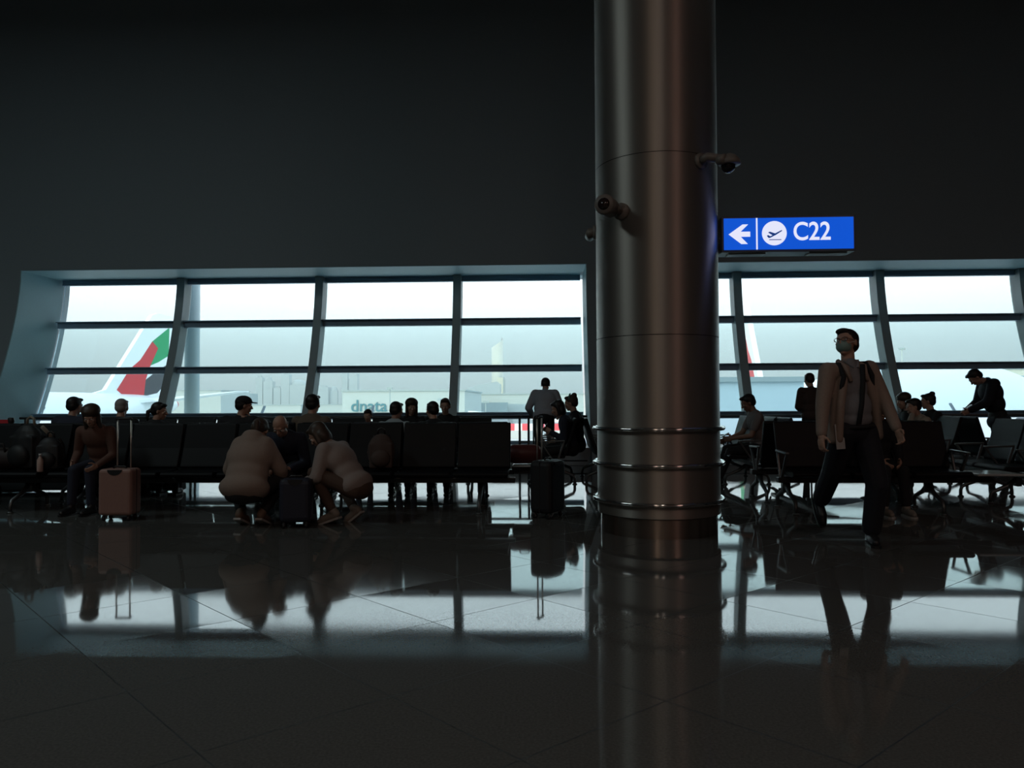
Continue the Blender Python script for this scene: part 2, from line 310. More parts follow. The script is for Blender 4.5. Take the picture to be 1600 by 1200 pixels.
white_air = M('aircraft_white', (.80, .84, .88), .35); red_l = M('livery_red', (.55, .04, .05), .4); green_l = M('livery_green', (.02, .30, .12), .4); black_l = M('livery_black', (.06, .06, .07), .4)
eng_m = M('engine_cowl', (.62, .66, .72), .35); dark_g = M('cockpit_glass', (.03, .04, .05), .1)
def aircraft(label, loc, rz):
    A = thing('passenger_jet', label, 'aircraft', loc, rz)
    # nose at x=0, tail towards -x
    st = [(0, 4.1, .05), (-.5, 4.2, .75), (-1.3, 4.4, 1.3), (-2.6, 4.75, 1.95), (-4.5, 5.15, 2.6), (-7, 5.4, 3.0), (-10, 5.45, 3.1), (-42, 5.45, 3.1), (-47, 5.6, 2.95), (-52, 6.0, 2.5), (-57, 6.5, 1.9), (-61, 6.9, 1.25), (-63.2, 7.1, .8), (-63.8, 7.15, .5)]
    vs = []; fs = []; n = 40
    for x, z, r in st:
        for k in range(n): a = 2*PI*k/n; vs.append((x, r*math.cos(a), z + r*math.sin(a)))
    for i in range(len(st)-1):
        for k in range(n): fs.append((i*n+k, i*n+(k+1) % n, (i+1)*n+(k+1) % n, (i+1)*n+k))
    fs += [tuple(range(n)), tuple((len(st)-1)*n+k for k in range(n))]
    fus = MB().add(vs, fs); nf = len(fus.f)
    for s in (1, -1):
        for k in range(46):
            x = -11 - k*.92
            if abs(x+24) > 1.0: fus.box((x, s*3.06, 5.95), (.26, .06, .38))
    fo = fus.build('fuselage', white_air, A, True); fo.data.materials.append(dark_g)
    for p_ in list(fo.data.polygons)[nf:]: p_.material_index = 1; p_.use_smooth = False
    MB().lathe([(.42, 0), (.62, -.5), (.8, -1.3), (1.25, -3.3)], 32).build('tail_cone', M('livery_cone', (.62, .20, .22), .4), A, True)
    c = A.children[-1]; c.matrix_local = Matrix.Translation((-64.0, 0, 7.16)) @ Matrix.Rotation(-PI/2, 4, 'Y') ; c.scale = (1.04, 1.04, 1)
    # fin: airfoil-like slab, flag ribbons set on its two faces
    def fin(poly, t, nm, m, thin=False):
        mb = MB(); mb.prism(poly, -t, t, 'y'); return mb.build(nm, m, A)
    fin([(-48.5, 8.0), (-52, 8.9), (-59.3, 18.3), (-60.2, 18.6), (-63.3, 18.4), (-62.3, 12), (-61.8, 8.2), (-61, 7.0), (-50, 7.2)], .28, 'fin', white_air)
    fin([(-53.6, 8.9), (-55.6, 11.4), (-57.3, 12.6), (-59.3, 15.0), (-60.3, 14.2), (-59.0, 12.0), (-58.2, 10.2), (-57.9, 8.2), (-56.6, 7.6), (-55, 8.0)], .31, 'flag_ribbon', red_l)
    fin([(-59.3, 15.0), (-62.3, 17.0), (-62.2, 13.4), (-60.4, 12.5), (-59.0, 12.0), (-60.3, 14.2)], .31, 'flag_ribbon', green_l)
    fin([(-58.2, 10.2), (-60.2, 11.4), (-62.1, 12.3), (-61.9, 10.0), (-60.2, 8.6), (-57.9, 8.2)], .31, 'flag_ribbon', black_l)
    for s in (1, -1):
        MB().add([(-55, s*.8, 7.6), (-60.5, s*.8, 7.6), (-64.5, s*10.5, 8.8), (-61.8, s*10.5, 8.8), (-55, s*.8, 7.2), (-60.5, s*.8, 7.35), (-64.5, s*10.5, 8.7), (-61.8, s*10.5, 8.7)],
                 [(0,1,2,3), (7,6,5,4), (0,4,5,1), (1,5,6,2), (2,6,7,3), (3,7,4,0)]).build('tailplane', white_air, A)
        MB().add([(-22, s*2.6, 4.0), (-36, s*2.6, 3.9), (-41, s*12, 4.4), (-46.5, s*30, 6.0), (-44.6, s*30, 6.0), (-32, s*12, 4.7), (-22, s*2.6, 3.2), (-36, s*2.6, 3.5), (-41, s*12, 4.2), (-46.5, s*30, 5.9), (-44.6, s*30, 5.9), (-32, s*12, 4.2)],
                 [(0,1,2,5), (5,2,3,4), (11,8,7,6), (10,9,8,11), (0,6,7,1), (1,7,8,2), (2,8,9,3), (3,9,10,4), (4,10,11,5), (5,11,6,0)]).build('wing', white_air, A)
        e = MB().lathe([(1.45, 0), (1.7, .25), (1.85, 1.6), (1.75, 3.4), (1.25, 5.2)], 32).build('engine', eng_m, A, True)
        e.matrix_local = Matrix.Translation((-23.5, s*9.8, 2.3)) @ Matrix.Rotation(-PI/2, 4, 'Y')
    MB().box((-2.35, 0, 5.75), (.9, 2.4, .55), Matrix.Rotation(math.radians(-35), 3, 'Y').to_4x4()).build('cockpit_window', dark_g, A, bevel=.1)
    for x, y in ((-6.5, 0), (-33, 5.4), (-33, -5.4)):
        g = MB(); g.tube([(x, y, 3.0), (x, y, .6)], .16); g.lathe([(.6, -.3), (.66, -.2), (.66, .2), (.6, .3)], 20, (0, 0, 0)) if False else g.ell((x, y, .62), (.62, .35, .62)); g.build('landing_gear', dark_g, A, True)
    MB().prism([(-14.8, 8.45), (-15.6, 8.98), (-17.6, 9.0), (-18.8, 8.5)], -.5, .5, 'y').build('antenna_dome', white_air, A)
    return A
aircraft('white airliner with a red, green and black ribboned fin, left of the outdoor pillar', (-61.6, 33, GZ), math.atan2(-1, -.22))
aircraft('white airliner parked nose-in close to the glass at the right of the hall', (20.6, 29.5, GZ), math.atan2(-55, -3.6)).scale = (1.06, 1.06, 1.06)

# pillar of the terminal standing outside the glass
p = atY(300, 600, 19.5); f = MB(); f.lathe([(.19, GZ), (.19, 12)], 32); o = f.build('outdoor_pillar', M('pillar_paint', (.42, .52, .56), .5), None, True); o.location = (p.x, 19.5, 0)
tag(o, 'pale round outdoor pillar rising past the second window bay', 'pillar')

# low airport buildings
bw = M('shed_cladding', (.46, .51, .52), .7); bg_ = M('shed_grey', (.34, .40, .42), .7); bglass = M('block_glass', (.50, .56, .57), .4); bgold = M('block_gilt_glass', (.80, .66, .40), .15, .6)
def bld(name, label, px0, px1, ytop, Y, mat, depth, cat='building', zb=GZ, group=None, ybot=None, parts=True):
    a = atY(px0, ytop, Y); b = atY(px1, ytop, Y); zt = a.z; zb2 = zb if ybot is None else atY(px0, ybot, Y).z
    B = thing(name, label, cat, ((a.x+b.x)/2, Y, zb2), 0, group); h = zt-zb2; wd = b.x-a.x
    wl = MB().box((0, depth/2, h/2), (wd, depth, h)); nw = len(wl.f)
    if parts:
        MB().box((0, depth/2, h+.15), (wd+.5, depth+.5, .3)).build('roof', bg_, B)
        k = max(2, int(wd/9))
        for i in range(k): wl.box((-wd/2+(i+.5)*wd/k, -.05, min(1.6, h*.3)), (wd/k*.4, .2, min(3, h*.4)))
    wo_ = wl.build('walls', mat, B); wo_.data.materials.append(bglass)
    for p_ in list(wo_.data.polygons)[nw:]: p_.material_index = 1
    return B, wd, h
B, wd, h = bld('cargo_building', 'long pale cargo shed lettered dnata', 535, 726, 612, 150, bw, 40)
ltr = M('sign_lettering', (.06, .20, .25), .5)
ls = atY(605, 630, 150).x - atY(548, 630, 150).x
t = text_mesh('lettering', 'dnata', ltr, 3.6, B, Matrix.Identity(4), .06, .03)
wt = max(v.co.x for v in t.data.vertices); hh = max(v.co.y for v in t.data.vertices)
k = ls/wt; Mx = Matrix.Translation((atY(548, 630, 150).x - B.location.x, -.15, atY(548, 643, 150).z - GZ)) @ Matrix.Rotation(PI/2, 4, 'X') @ Matrix.Scale(k, 4)
t.data.transform(Mx)
for v in t.data.vertices: v.co.z = (v.co.z - (atY(548, 643, 150).z-GZ))*1.0 + (atY(548, 643, 150).z-GZ)
bld('terminal_annex', 'low white building with a dark recess, behind the man leaning on the rail', 722, 965, 617, 205, bw, 30)
bld('annex_shade_block', 'grey block in place of the shade beneath the white roof left of the leaning man', 732, 792, 629, 197, bg_, 6, parts=False)  # grey block puts the dark under the annex roof into colour
bld('office_block', 'small grey office block right of the outdoor pillar', 322, 382, 615, 420, bg_, 20, parts=False)
bld('warehouse', 'wide pale warehouse low on the horizon behind the outdoor pillar', 255, 345, 611, 300, bw, 30)
bld('service_shed', 'low white service shed beneath the far skyline', 384, 470, 634, 260, bw, 20)
bld('hangar', 'low pale hangar between the skyline and the lettered shed', 468, 540, 633, 300, bw, 20)
bld('catering_container', 'large pale container right of the round column', 1100, 1256, 597, 47, M('container_paint', (.55, .66, .72), .6), 4, 'container')
bld('gate_building', 'pale gate building beyond the nose of the near airliner', 1470, 1680, 578, 118, M('gate_wall', (.58, .60, .55), .7), 20)
B = thing('jet_bridge', 'teal-glazed jet bridge cabin at the right edge of the window', 'jet bridge', (atY(1602, 600, 45).x+.6, 45, GZ))
MB().box((0, 0, 5.6), (3.4, 8, 5.4)).build('cabin', M('bridge_glass', (.05, .38, .40), .2), B)
MB().box((0, 0, 8.5), (3.7, 8.3, .3)).build('roof', bw, B); MB().box((0, 0, 2.9), (3.7, 8.3, .3)).build('deck', bg_, B)
for x in (-1.7, 0, 1.7): MB().box((x, -4.05, 5.6), (.14, .14, 5.4)).build('frame_post', bw, B)
MB().tube([(0, 0, 0), (0, 0, 2.8)], .5).build('leg', bg_, B)

# far skyline
rnd = random.Random(3)
def tower(px0, px1, ytop, Y=1500, mat=None, kind='flat', label='', group=None):
    mat = mat or bglass; a = atY(px0, ytop, Y); b = atY(px1, ytop, Y); wd = b.x-a.x; h = a.z-GZ
    T = thing('skyscraper', label, 'building', ((a.x+b.x)/2, Y, GZ), 0, group)
    if kind == 'flat': MB().box((0, 0, h/2), (wd, wd, h)).build('shaft', mat, T); MB().box((0, 0, h+1), (wd*.5, wd*.5, 4)).build('crown', bw, T)
    if kind == 'spire': MB().box((0, 0, h*.42), (wd, wd, h*.84)).build('shaft', mat, T); MB().box((0, 0, h*.9), (wd*.6, wd*.6, h*.14), taper=.5).build('crown', bw, T); MB().tube([(0, 0, h*.95), (0, 0, h*1.06)], .5).build('spire', bw, T)
    if kind == 'dome': MB().box((0, 0, h*.4), (wd, wd*.6, h*.8)).build('shaft', mat, T); MB().ell((0, 0, h*.8), (wd/2, wd*.3, h*.2)).build('crown', mat, T, True)
    if kind == 'slope': MB().prism([(-wd/2, 0), (wd/2, 0), (wd/2, h), (-wd/2+wd*.1, h*.86), (-wd/2, h*.83)], -wd/2, wd/2, 'y').build('shaft', mat, T)
    return T
for a in ((401, 412, 590, 'flat', 'leftmost pale tower of the hazy skyline'), (414, 428, 588, 'spire', 'hazy tower with a stepped crown, second from the left on the skyline'), (429, 440, 606, 'flat', 'short hazy block left of the broad tower'),
          (441.5, 454, 585, 'flat', 'broad tall hazy tower in the middle of the left skyline'), (455, 480, 593, 'dome', 'round-topped hazy tower just left of the second mullion'), (498, 515, 605, 'flat', 'hazy block just right of the second mullion'),
          (517, 528, 604, 'dome', 'small hazy round-topped tower left of the twin towers'), (535, 544, 582, 'flat', 'left one of the twin hazy towers above the lettered shed'), (547, 560, 584, 'slope', 'right one of the twin hazy towers, with a slanted top')):
    tower(a[0], a[1], a[2], 1300, None, a[3], a[4])
# the tall curved tower with a slanted peak
a = atY(768, 530, 1300); b = atY(786, 530, 1300); wd = b.x-a.x; h = a.z-GZ
T = thing('skyscraper', 'tallest curved tower with a slanted peak, gilded by the low sun', 'building', ((a.x+b.x)/2, 1300, GZ))
vs = []; fs = []; n = 28
for k in range(n):
    t_ = 2*PI*k/n; x = wd/2*math.cos(t_); y = wd/2*math.sin(t_); vs.append((x, y, 0))
for k in range(n):
    t_ = 2*PI*k/n; x = wd/2*math.cos(t_); y = wd/2*math.sin(t_); u = (x/(wd/2)+1)/2; vs.append((x, y, h*(.87+.12*u**1.3)))
MB().add(vs, [(k, (k+1) % n, n+(k+1) % n, n+k) for k in range(n)] + [tuple(range(n))[::-1], tuple(range(n, 2*n))]).build('shaft', M('tower_glass', (.88, .84, .72), .35), T, True)
MB().prism([(wd*.20, h*.9), (wd*.46, h*.9), (wd*.46, h*1.0), (wd*.40, h*1.035)], -wd*.1, wd*.1, 'y').build('peak', bw, T)
tower(778, 786, 590, 1250, M('tower_annex', (.9, .82, .60), .4), 'flat', 'slim gilded block at the foot of the tallest tower')
tower(786, 789.5, 592, 1260, None, 'flat', 'thin shaded block beside the slim gilded block')
f = MB(); P = [atY(x, y, 1150) for x, y in ((716, 634), (722, 622), (733, 604), (738, 607), (742, 603), (776, 596), (781, 600), (781, 634))]
f.prism([(q.x, max(q.z, GZ)) for q in P], 1150, 1190, 'y'); tag(f.build('stadium', bglass), 'long sloping glass building at the foot of the tallest tower', 'building')
# lamp masts on the apron
for px, yt, Y, lb in ((609, 607, 140, 'thin lamp mast above the lettered shed'), (1409, 545, 112, 'thin pale lamp mast above the near airliner'), (759, 628, 60, 'dark lamp mast left of the leaning man')):
    q = atY(px, yt, Y); T = thing('lamp_mast', lb, 'lamp mast', (q.x, Y, GZ)); r_ = .0011*Y
    MB().tube([(0, 0, 0), (0, 0, q.z-GZ)], [r_, r_*.7], 8).build('pole', bw if px > 900 else bg_, T); MB().box((0, 0, q.z-GZ), (r_*7, r_*3, r_*2.5)).build('lamp_head', bg_, T)
# red and white barrier blocks on the apron
rb = M('barrier_red', (.62, .07, .09), .5); wb = M('barrier_white', (.85, .86, .84), .5)
Y = 150; x = atY(775, 670, Y).x; xe = atY(965, 670, Y).x; i = 0
while x < xe:
    z = atY(800, 662, Y).z
    mb = MB(); mb.prism([(-.7, 0), (.7, 0), (.55, 1.0), (.3, 1.35), (-.3, 1.35), (-.55, 1.0)], -.74, .74, 'x')
    o = mb.build('barrier_block', rb if i % 2 == 0 else wb); o.location = (x, Y, z-1.35); o.scale = (1, 1, 1)
    if i % 2 == 0: tag(o, 'red block of the red and white barrier row seen through the low panes', 'barrier', 'red blocks of the barrier row')
    else: tag(o, 'white block of the red and white barrier row seen through the low panes', 'barrier', 'white blocks of the barrier row')
    x += 1.5; i += 1
BZ = z-1.35
f = MB(); f.box(((atY(775, 670, Y).x+xe)/2, Y+1, (BZ+GZ)/2), (xe-atY(775, 670, Y).x+2, 4, BZ-GZ)); tag(f.build('loading_platform', bw), 'pale platform carrying the red and white barrier row', 'platform')
# van close to the glass
q0 = atY(899, 690, 42); q1 = atY(926, 690, 42)
V = thing('service_van', 'blue-grey service van beyond the low panes left of the column', 'van', ((q0.x+q1.x)/2, 44, GZ))
vh = q0.z-GZ; MB().prism([(-2.6, .5), (2.4, .5), (2.5, 1.4), (1.6, 1.75), (.9, vh-.2), (.4, vh), (-2.4, vh), (-2.6, vh-.3)], -1.0, 1.0, 'y').build('body', M('van_paint', (.35, .42, .50), .35), V, bevel=.06)
MB().prism([(1.55, 1.85), (.95, vh-.3), (-.6, vh-.3), (-.6, 1.85)], -1.02, 1.02, 'y').build('side_window', dark_g, V)
for x in (-1.7, 1.6):
    for y in (-.85, .85): MB().tube([(x, y-.12, .42), (x, y+.12, .42)], .42, 20).build('wheel', dark_g, V)

# ------------------------------------------------------------------ round column with its rings, cameras and sign
steel = bpy.data.materials.new('brushed_steel'); steel.use_nodes = True; n = steel.node_tree; b = n.nodes['Principled BSDF']
b.inputs['Anisotropic'].default_value = .85; b.inputs['Anisotropic Rotation'].default_value = .25; tg = n.nodes.new('ShaderNodeTangent'); tg.direction_type = 'RADIAL'; tg.axis = 'Z'; n.links.new(tg.outputs[0], b.inputs['Tangent'])
b.inputs['Metallic'].default_value = .84; b.inputs['Base Color'].default_value = (.42, .38, .345, 1); b.inputs['Roughness'].default_value = .38
g = n.nodes.new('ShaderNodeTexCoord'); mp = n.nodes.new('ShaderNodeMapping'); mp.inputs['Scale'].default_value = (30, 30, .4); n.links.new(g.outputs['Object'], mp.inputs[0])
t = n.nodes.new('ShaderNodeTexNoise'); t.inputs['Scale'].default_value = 4; t.inputs['Detail'].default_value = 5; n.links.new(mp.outputs[0], t.inputs['Vector'])
mr = n.nodes.new('ShaderNodeMapRange'); mr.inputs['To Min'].default_value = .44; mr.inputs['To Max'].default_value = .54; n.links.new(t.outputs['Fac'], mr.inputs['Value']); n.links.new(mr.outputs[0], b.inputs['Roughness'])
chrome = M('polished_steel', (.66, .62, .60), .08, 1.0)
black_p = M('black_plastic', (.02, .02, .022), .45); dk = M('dark_seam', (.02, .02, .02), .6)
CR = .565; CC = atY(1028.5, 760, 7.10); CX, CY = CC.x, 7.10
Cn = thing('steel_column', 'tall round column clad in brushed steel with three bumper rings', 'column', (CX, CY, 0))
zz = [.175, 1.782, 3.385, 4.99, 6.60, 8.2, 9.8]
for a, c in zip(zz[:-1], zz[1:]):
    MB().lathe([(CR, a+.003), (CR, c-.003)], 128, caps=False).build('shaft_panel', steel, Cn, True)
MB().lathe([(CR-.012, .17), (CR-.012, 9.8)], 64).build('core', dk, Cn)
ps = steel.copy(); ps.name = 'plinth_steel'; pb_ = ps.node_tree.nodes['Principled BSDF']
for l_ in list(pb_.inputs['Roughness'].links): ps.node_tree.links.remove(l_)
pb_.inputs['Roughness'].default_value = .24; pb_.inputs['Metallic'].default_value = 1.0; pb_.inputs['Base Color'].default_value = (.50, .40, .34, 1)
MB().lathe([(CR-.028, 0), (CR-.028, .172)], 96, caps=False).build('plinth', ps, Cn, True)
for z in (.952, .635, .300):
    mb = MB(); n1, n2 = 96, 12; vs = []; fs = []
    for i in range(n1):
        a = 2*PI*i/n1
        for j in range(n2):
            q = 2*PI*j/n2; R1 = CR+.028+.02*math.cos(q); vs.append((R1*math.cos(a), R1*math.sin(a), z+.02*math.sin(q)))
    for i in range(n1):
        for j in range(n2): fs.append((i*n2+j, ((i+1) % n1)*n2+j, ((i+1) % n1)*n2+(j+1) % n2, i*n2+(j+1) % n2))
    mb.add(vs, fs)
    for k in range(8): a = 2*PI*k/8+.2; mb.tube([((CR-.01)*math.cos(a), (CR-.01)*math.sin(a), z), ((CR+.02)*math.cos(a), (CR+.02)*math.sin(a), z)], .008, 8)
    mb.build('bumper_ring', chrome, Cn, True)

def onc(px, py):     # point on the column's skin seen at a pixel
    v = ray(px, py); o = Vector((0, 0, CH)); dx, dy = v.x, v.y; ox, oy = -CX, -CY
    A = dx*dx+dy*dy; B = 2*(ox*dx+oy*dy); C = ox*ox+oy*oy-CR*CR; D = max(B*B-4*A*C, 0); t = (-B-math.sqrt(D))/(2*A); return o+v*t
cam_m = M('camera_housing', (.20, .18, .165), .45)
q = onc(972, 331)
K = thing('surveillance_camera', 'bullet surveillance camera on the left front of the round column', 'camera', q)
nn = Vector((q.x-CX, q.y-CY, 0)).normalized()
MB().tube([-nn*.01, nn*.03], .075, 24).build('wall_plate', cam_m, K, True)
h0 = Vector((-.06, -.10, .02))
MB().tube([nn*.02, nn*.06+Vector((-.02, 0, .0)), h0], .03, 12).build('bracket', cam_m, K, True)
d = Vector((-.35, -.93, -.03)).normalized(); c0 = atY(948, 322, q.y-.13) - q
MB().tube([c0-d*.09, c0-d*.085, c0+d*.08, c0+d*.095], [.062, .088, .088, .080], 28).build('housing', cam_m, K, True)
MB().tube([c0+d*.09, c0+d*.10], .052, 24).build('lens', M('lens_glass', (.03, .02, .02), .1), K, True)
MB().tube([c0, h0*.6, nn*.03], .022, 12).build('swivel', cam_m, K, True)
q2 = Vector((CX-CR*.97, CY+CR*.25, atY(928, 358, CY).z))
K = thing('surveillance_camera', 'second small surveillance camera peeking from behind the left edge of the column', 'camera', q2)
MB().tube([(.02, -.005, 0), (-.03, .005, 0)], .07, 20).build('wall_plate', cam_m, K, True)
MB().tube([(-.02, 0, 0), (-.055, .02, 0), (-.06, .12, -.01)], [.03, .05, .05], 20).build('housing', cam_m, K, True)
q = onc(1094, 252)
K = thing('dome_camera', 'dome surveillance camera on an arm at the right of the column', 'camera', q)
nn = Vector((q.x-CX, q.y-CY, 0)).normalized()
MB().tube([-nn*.01, nn*.025], .07, 24).build('wall_plate', cam_m, K, True)
c0 = atY(1140, 256, q.y-.06) - q
MB().tube([nn*.02, Vector((.05, -.05, .02)), c0+Vector((0, 0, .04))], [.045, .04, .035], 16).build('arm', cam_m, K, True)
MB().tube([c0+Vector((-.10, 0, .03)), c0+Vector((-.05, -.05, .03))], .045, 16).build('junction_box', cam_m, K, True)
MB().lathe([(.02, .09), (.05, .075), (.09, .03), (.095, -.005), (.085, -.012)], 32, c0).build('housing', cam_m, K, True)
MB().ell(c0+Vector((-.012, 0, -.02)), (.062, .062, .062), None, 20, 12).build('dome', M('dome_glass', (.01, .01, .012), .05), K, True)

# gate sign C22
SY = 6.95; a = atY(1130, 342, SY); b2 = atY(1335, 393, SY); a2 = atY(1130, 393, SY)
sw = b2.x-a.x; sh = a.z-a2.z
S = thing('gate_sign', 'lit blue gate sign reading C22 with a left arrow', 'sign', ((a.x+b2.x)/2, SY, (a.z+a2.z)/2+.008))
MB().box((0, .125, 0), (sw+.03, .24, sh+.03)).build('housing', M('sign_housing', (.10, .11, .12), .35), S, bevel=.006)
MB().box((0, .002, 0), (sw-.01, .01, sh-.012)).build('blue_face', EM('sign_blue', (.002, .085, .62), 1.0), S)
wl = EM('sign_white', (.76, .78, .95), 1.0)
def sx(px): return (px-1232.5)/205*sw
def sz(py): return (367-py)/52*sh
ar = [(1138, 367.5), (1160, 352), (1169, 352), (1157, 363.5), (1172, 363.5), (1172, 371.5), (1157, 371.5), (1168, 383), (1158, 383)]
MB().prism([(sx(x), sz(y)) for x, y in ar], -.008, .0, 'y').build('arrow', wl, S)
MB().box((sx(1182.5), -.004, 0), (.013, .008, sh-.012)).build('divider', wl, S)
MB().prism([(sx(1210)+.112*math.cos(2*PI*k/40), sz(366.5)+.112*math.sin(2*PI*k/40)) for k in range(40)], -.008, 0, 'y').build('pictogram_disc', wl, S)
pb = EM('sign_pictogram', (.01, .06, .30), .6)
pl = [(1199, 372), (1198, 370.5), (1200, 369.5), (1203, 371.5), (1207, 369.8), (1200, 365.5), (1202.5, 364.2), (1211, 367.0), (1218, 363.4), (1221.5, 361.8), (1222, 363.2), (1212, 369.5), (1203, 374), (1200.5, 374)]
MB().prism([(sx(x), sz(y)) for x, y in pl], -.012, -.008, 'y').build('takeoff_plane', pb, S)
MB().box((sx(1211), -.010, sz(377)), (.11, .004, .006)).build('runway_line', pb, S)
text_mesh('lettering', 'C22', wl, .235, S, Matrix.Translation((sx(1239), -.004, sz(377.5))) @ Matrix.Rotation(PI/2, 4, 'X') @ Matrix.Scale(.86, 4, (1, 0, 0)), .004, .003)
for z in (sh*.28, -sh*.28): MB().box((-sw/2-.05, .16, z), (.12, .04, .05)).build('bracket', black_p, S)
for x in (-.36, .38): MB().box((x, .13, -sh/2-.018), (.34, .12, .012)).build('under_plate', M('sign_under', (.35, .38, .38), .35), S)

# ------------------------------------------------------------------ tandem benches
seat_m = M('black_leatherette', (.006, .007, .009), .5, Specular_IOR_Level=.2); beam_m = M('bench_beam', (.05, .052, .055), .35, .6); alu = M('cast_aluminium', (.14, .15, .155), .42, .8)
PIT = .63
def bench(label, loc, rz, n, legs=None, arms=True, table=None, name='tandem_bench', group='tandem benches of the waiting area'):
    B = thing(name, label, 'bench', loc, rz, group); W = n*PIT; x0 = -W/2
    MB().box((0, .12, .335), (W+(.1 if not table else .1), .10, .06)).build('beam', beam_m, B, bevel=.01)
    for i in range(n):
        x = x0+(i+.5)*PIT
        MB().prism([(-.04, .40), (.40, .385), (.44, .40), (.45, .425), (.42, .45), (.2, .435), (0, .44), (-.06, .455)], -.295, .295, 'x').build('seat', seat_m, B, bevel=.012).location = (x, 0, 0)
        MB().prism([(-.035, .44), (-.075, .455), (-.225, .94), (-.215, .965), (-.185, .96), (-.10, .68), (-.02, .47)], -.302, .302, 'x').build('backrest', seat_m, B, bevel=.012).location = (x, 0, 0)
    for k in range(n+1):
        if arms is None or (not arms and 0 < k < n): continue
        x = x0+k*PIT; m = MB()
        m.bar((x, .06, .36), (x, -.03, .64), .03, .022); m.bar((x, .12, .36), (x, .30, .63), .03, .022); m.bar((x, -.04, .645), (x, .315, .635), .045, .022)
        m.build('armrest', alu, B, bevel=.006)
    for x in (legs or (x0+.32, -x0-.32)):
        m = MB(); m.bar((x, .12, .20), (x, .12, .33), .05, .08)
        for s in (-1, 1):
            m.tube([(x, .12+s*.01, .28), (x, .12+s*.12, .20), (x, .12+s*.29, .13), (x, .12+s*.31, .08), (x, .12+s*.31, .012)], [.03, .026, .022, .02, .02], 8)
            m.lathe([(.035, 0), (.035, .012), (.02, .02)], 16, (x, .12+s*.31, 0))
        m.build('leg_frame', alu, B, True)
    if table:
        s = table; x = s*(W/2+.27); MB().box((x, .2, .415), (.48, .46, .025)).build('side_table', M('table_top', (.45, .47, .47), .15), B, bevel=.01); MB().box((x-s*.1, .12, .36), (.3, .05, .09)).build('table_bracket', beam_m, B)
    return B
YA = 8.45; YB = YA+.72
def XA(px, Y, py=690): return atY(px, py, Y).x
xr = XA(800, YA+.2)
A1 = bench('black tandem bench facing the camera, its empty seats left of the black suitcase', (xr-2*PIT, YA, 0), PI, 4, legs=(-4*PIT/2+.33, 4*PIT/2-.30), arms=None)
A2 = bench('black tandem bench facing the camera behind the pink suitcase and the squatting women', (xr-6*PIT-.06, YA, 0), PI, 4, arms=None)
A3 = bench('black tandem bench facing the camera at the far left, piled with bags', (xr-9.5*PIT-.14, YA, 0), PI, 3, arms=None)
B1 = bench('black tandem bench facing the windows, back to back behind the empty seats, with side table', (xr-2*PIT-.05, YB, 0), 0, 4, arms=None, table=1)
B2 = bench('black tandem bench facing the windows, back to back behind the squatting women', (xr-6*PIT-.11, YB, 0), 0, 4, arms=None)
B3 = bench('black tandem bench facing the windows at the far left edge', (xr-9.5*PIT-.19, YB, 0), 0, 3, arms=None)
C1 = bench('black tandem bench facing the camera in the third row, nearer the windows', (XA(640, 11.4), 11.4, 0), PI, 4, arms=None)
C2 = bench('black tandem bench facing the camera in the third row behind the pink suitcase', (XA(330, 11.4), 11.4, 0), PI, 4, arms=None)
xH = XA(1207, YA+.2)
H1 = bench('black tandem bench facing the camera right of the column, behind the walking man', (xH+1.5*PIT, YA, 0), PI, 3, legs=(-.62, .90), arms=False, table=-1)
H2 = bench('black tandem bench facing the windows right of the column, behind the walking man', (xH+1.5*PIT-.02, YB, 0), 0, 3, legs=(-.90, .62), arms=False)
D1 = bench('black tandem bench sideways left of the column with two seated women', (XA(878, 10.6), 11.55, 0), PI/2, 3)
E1 = bench('empty black tandem bench sideways, half hidden by the left edge of the column', (XA(878, 10.6)+.55, 11.55, 0), -PI/2, 3)
F1 = bench('black tandem bench sideways under the man in the grey t-shirt', (XA(1190, 10.6), 11.55, 0), PI/2, 3)
G1 = bench('empty black tandem bench sideways, back to back with the man in the grey t-shirt', (XA(1190, 10.6)+.62, 11.55, 0), -PI/2, 3)
I1 = bench('empty bench facing the windows between the column and the man in the t-shirt', (XA(1141, 12.5), 12.45, 0), 0, 3) if False else None
J1 = bench('black tandem bench sideways under the couple right of the walking man', (XA(1487, 10.6), 11.65, 0), PI/2, 3)
K1 = bench('empty black tandem bench sideways in front of the man in the dark coat', (XA(1487, 10.6)+.62, 11.65, 0), -PI/2, 3)
L1 = bench('black tandem bench sideways at the right edge of the picture', (XA(1600, 9.0), 9.25, 0), PI/2, 2)

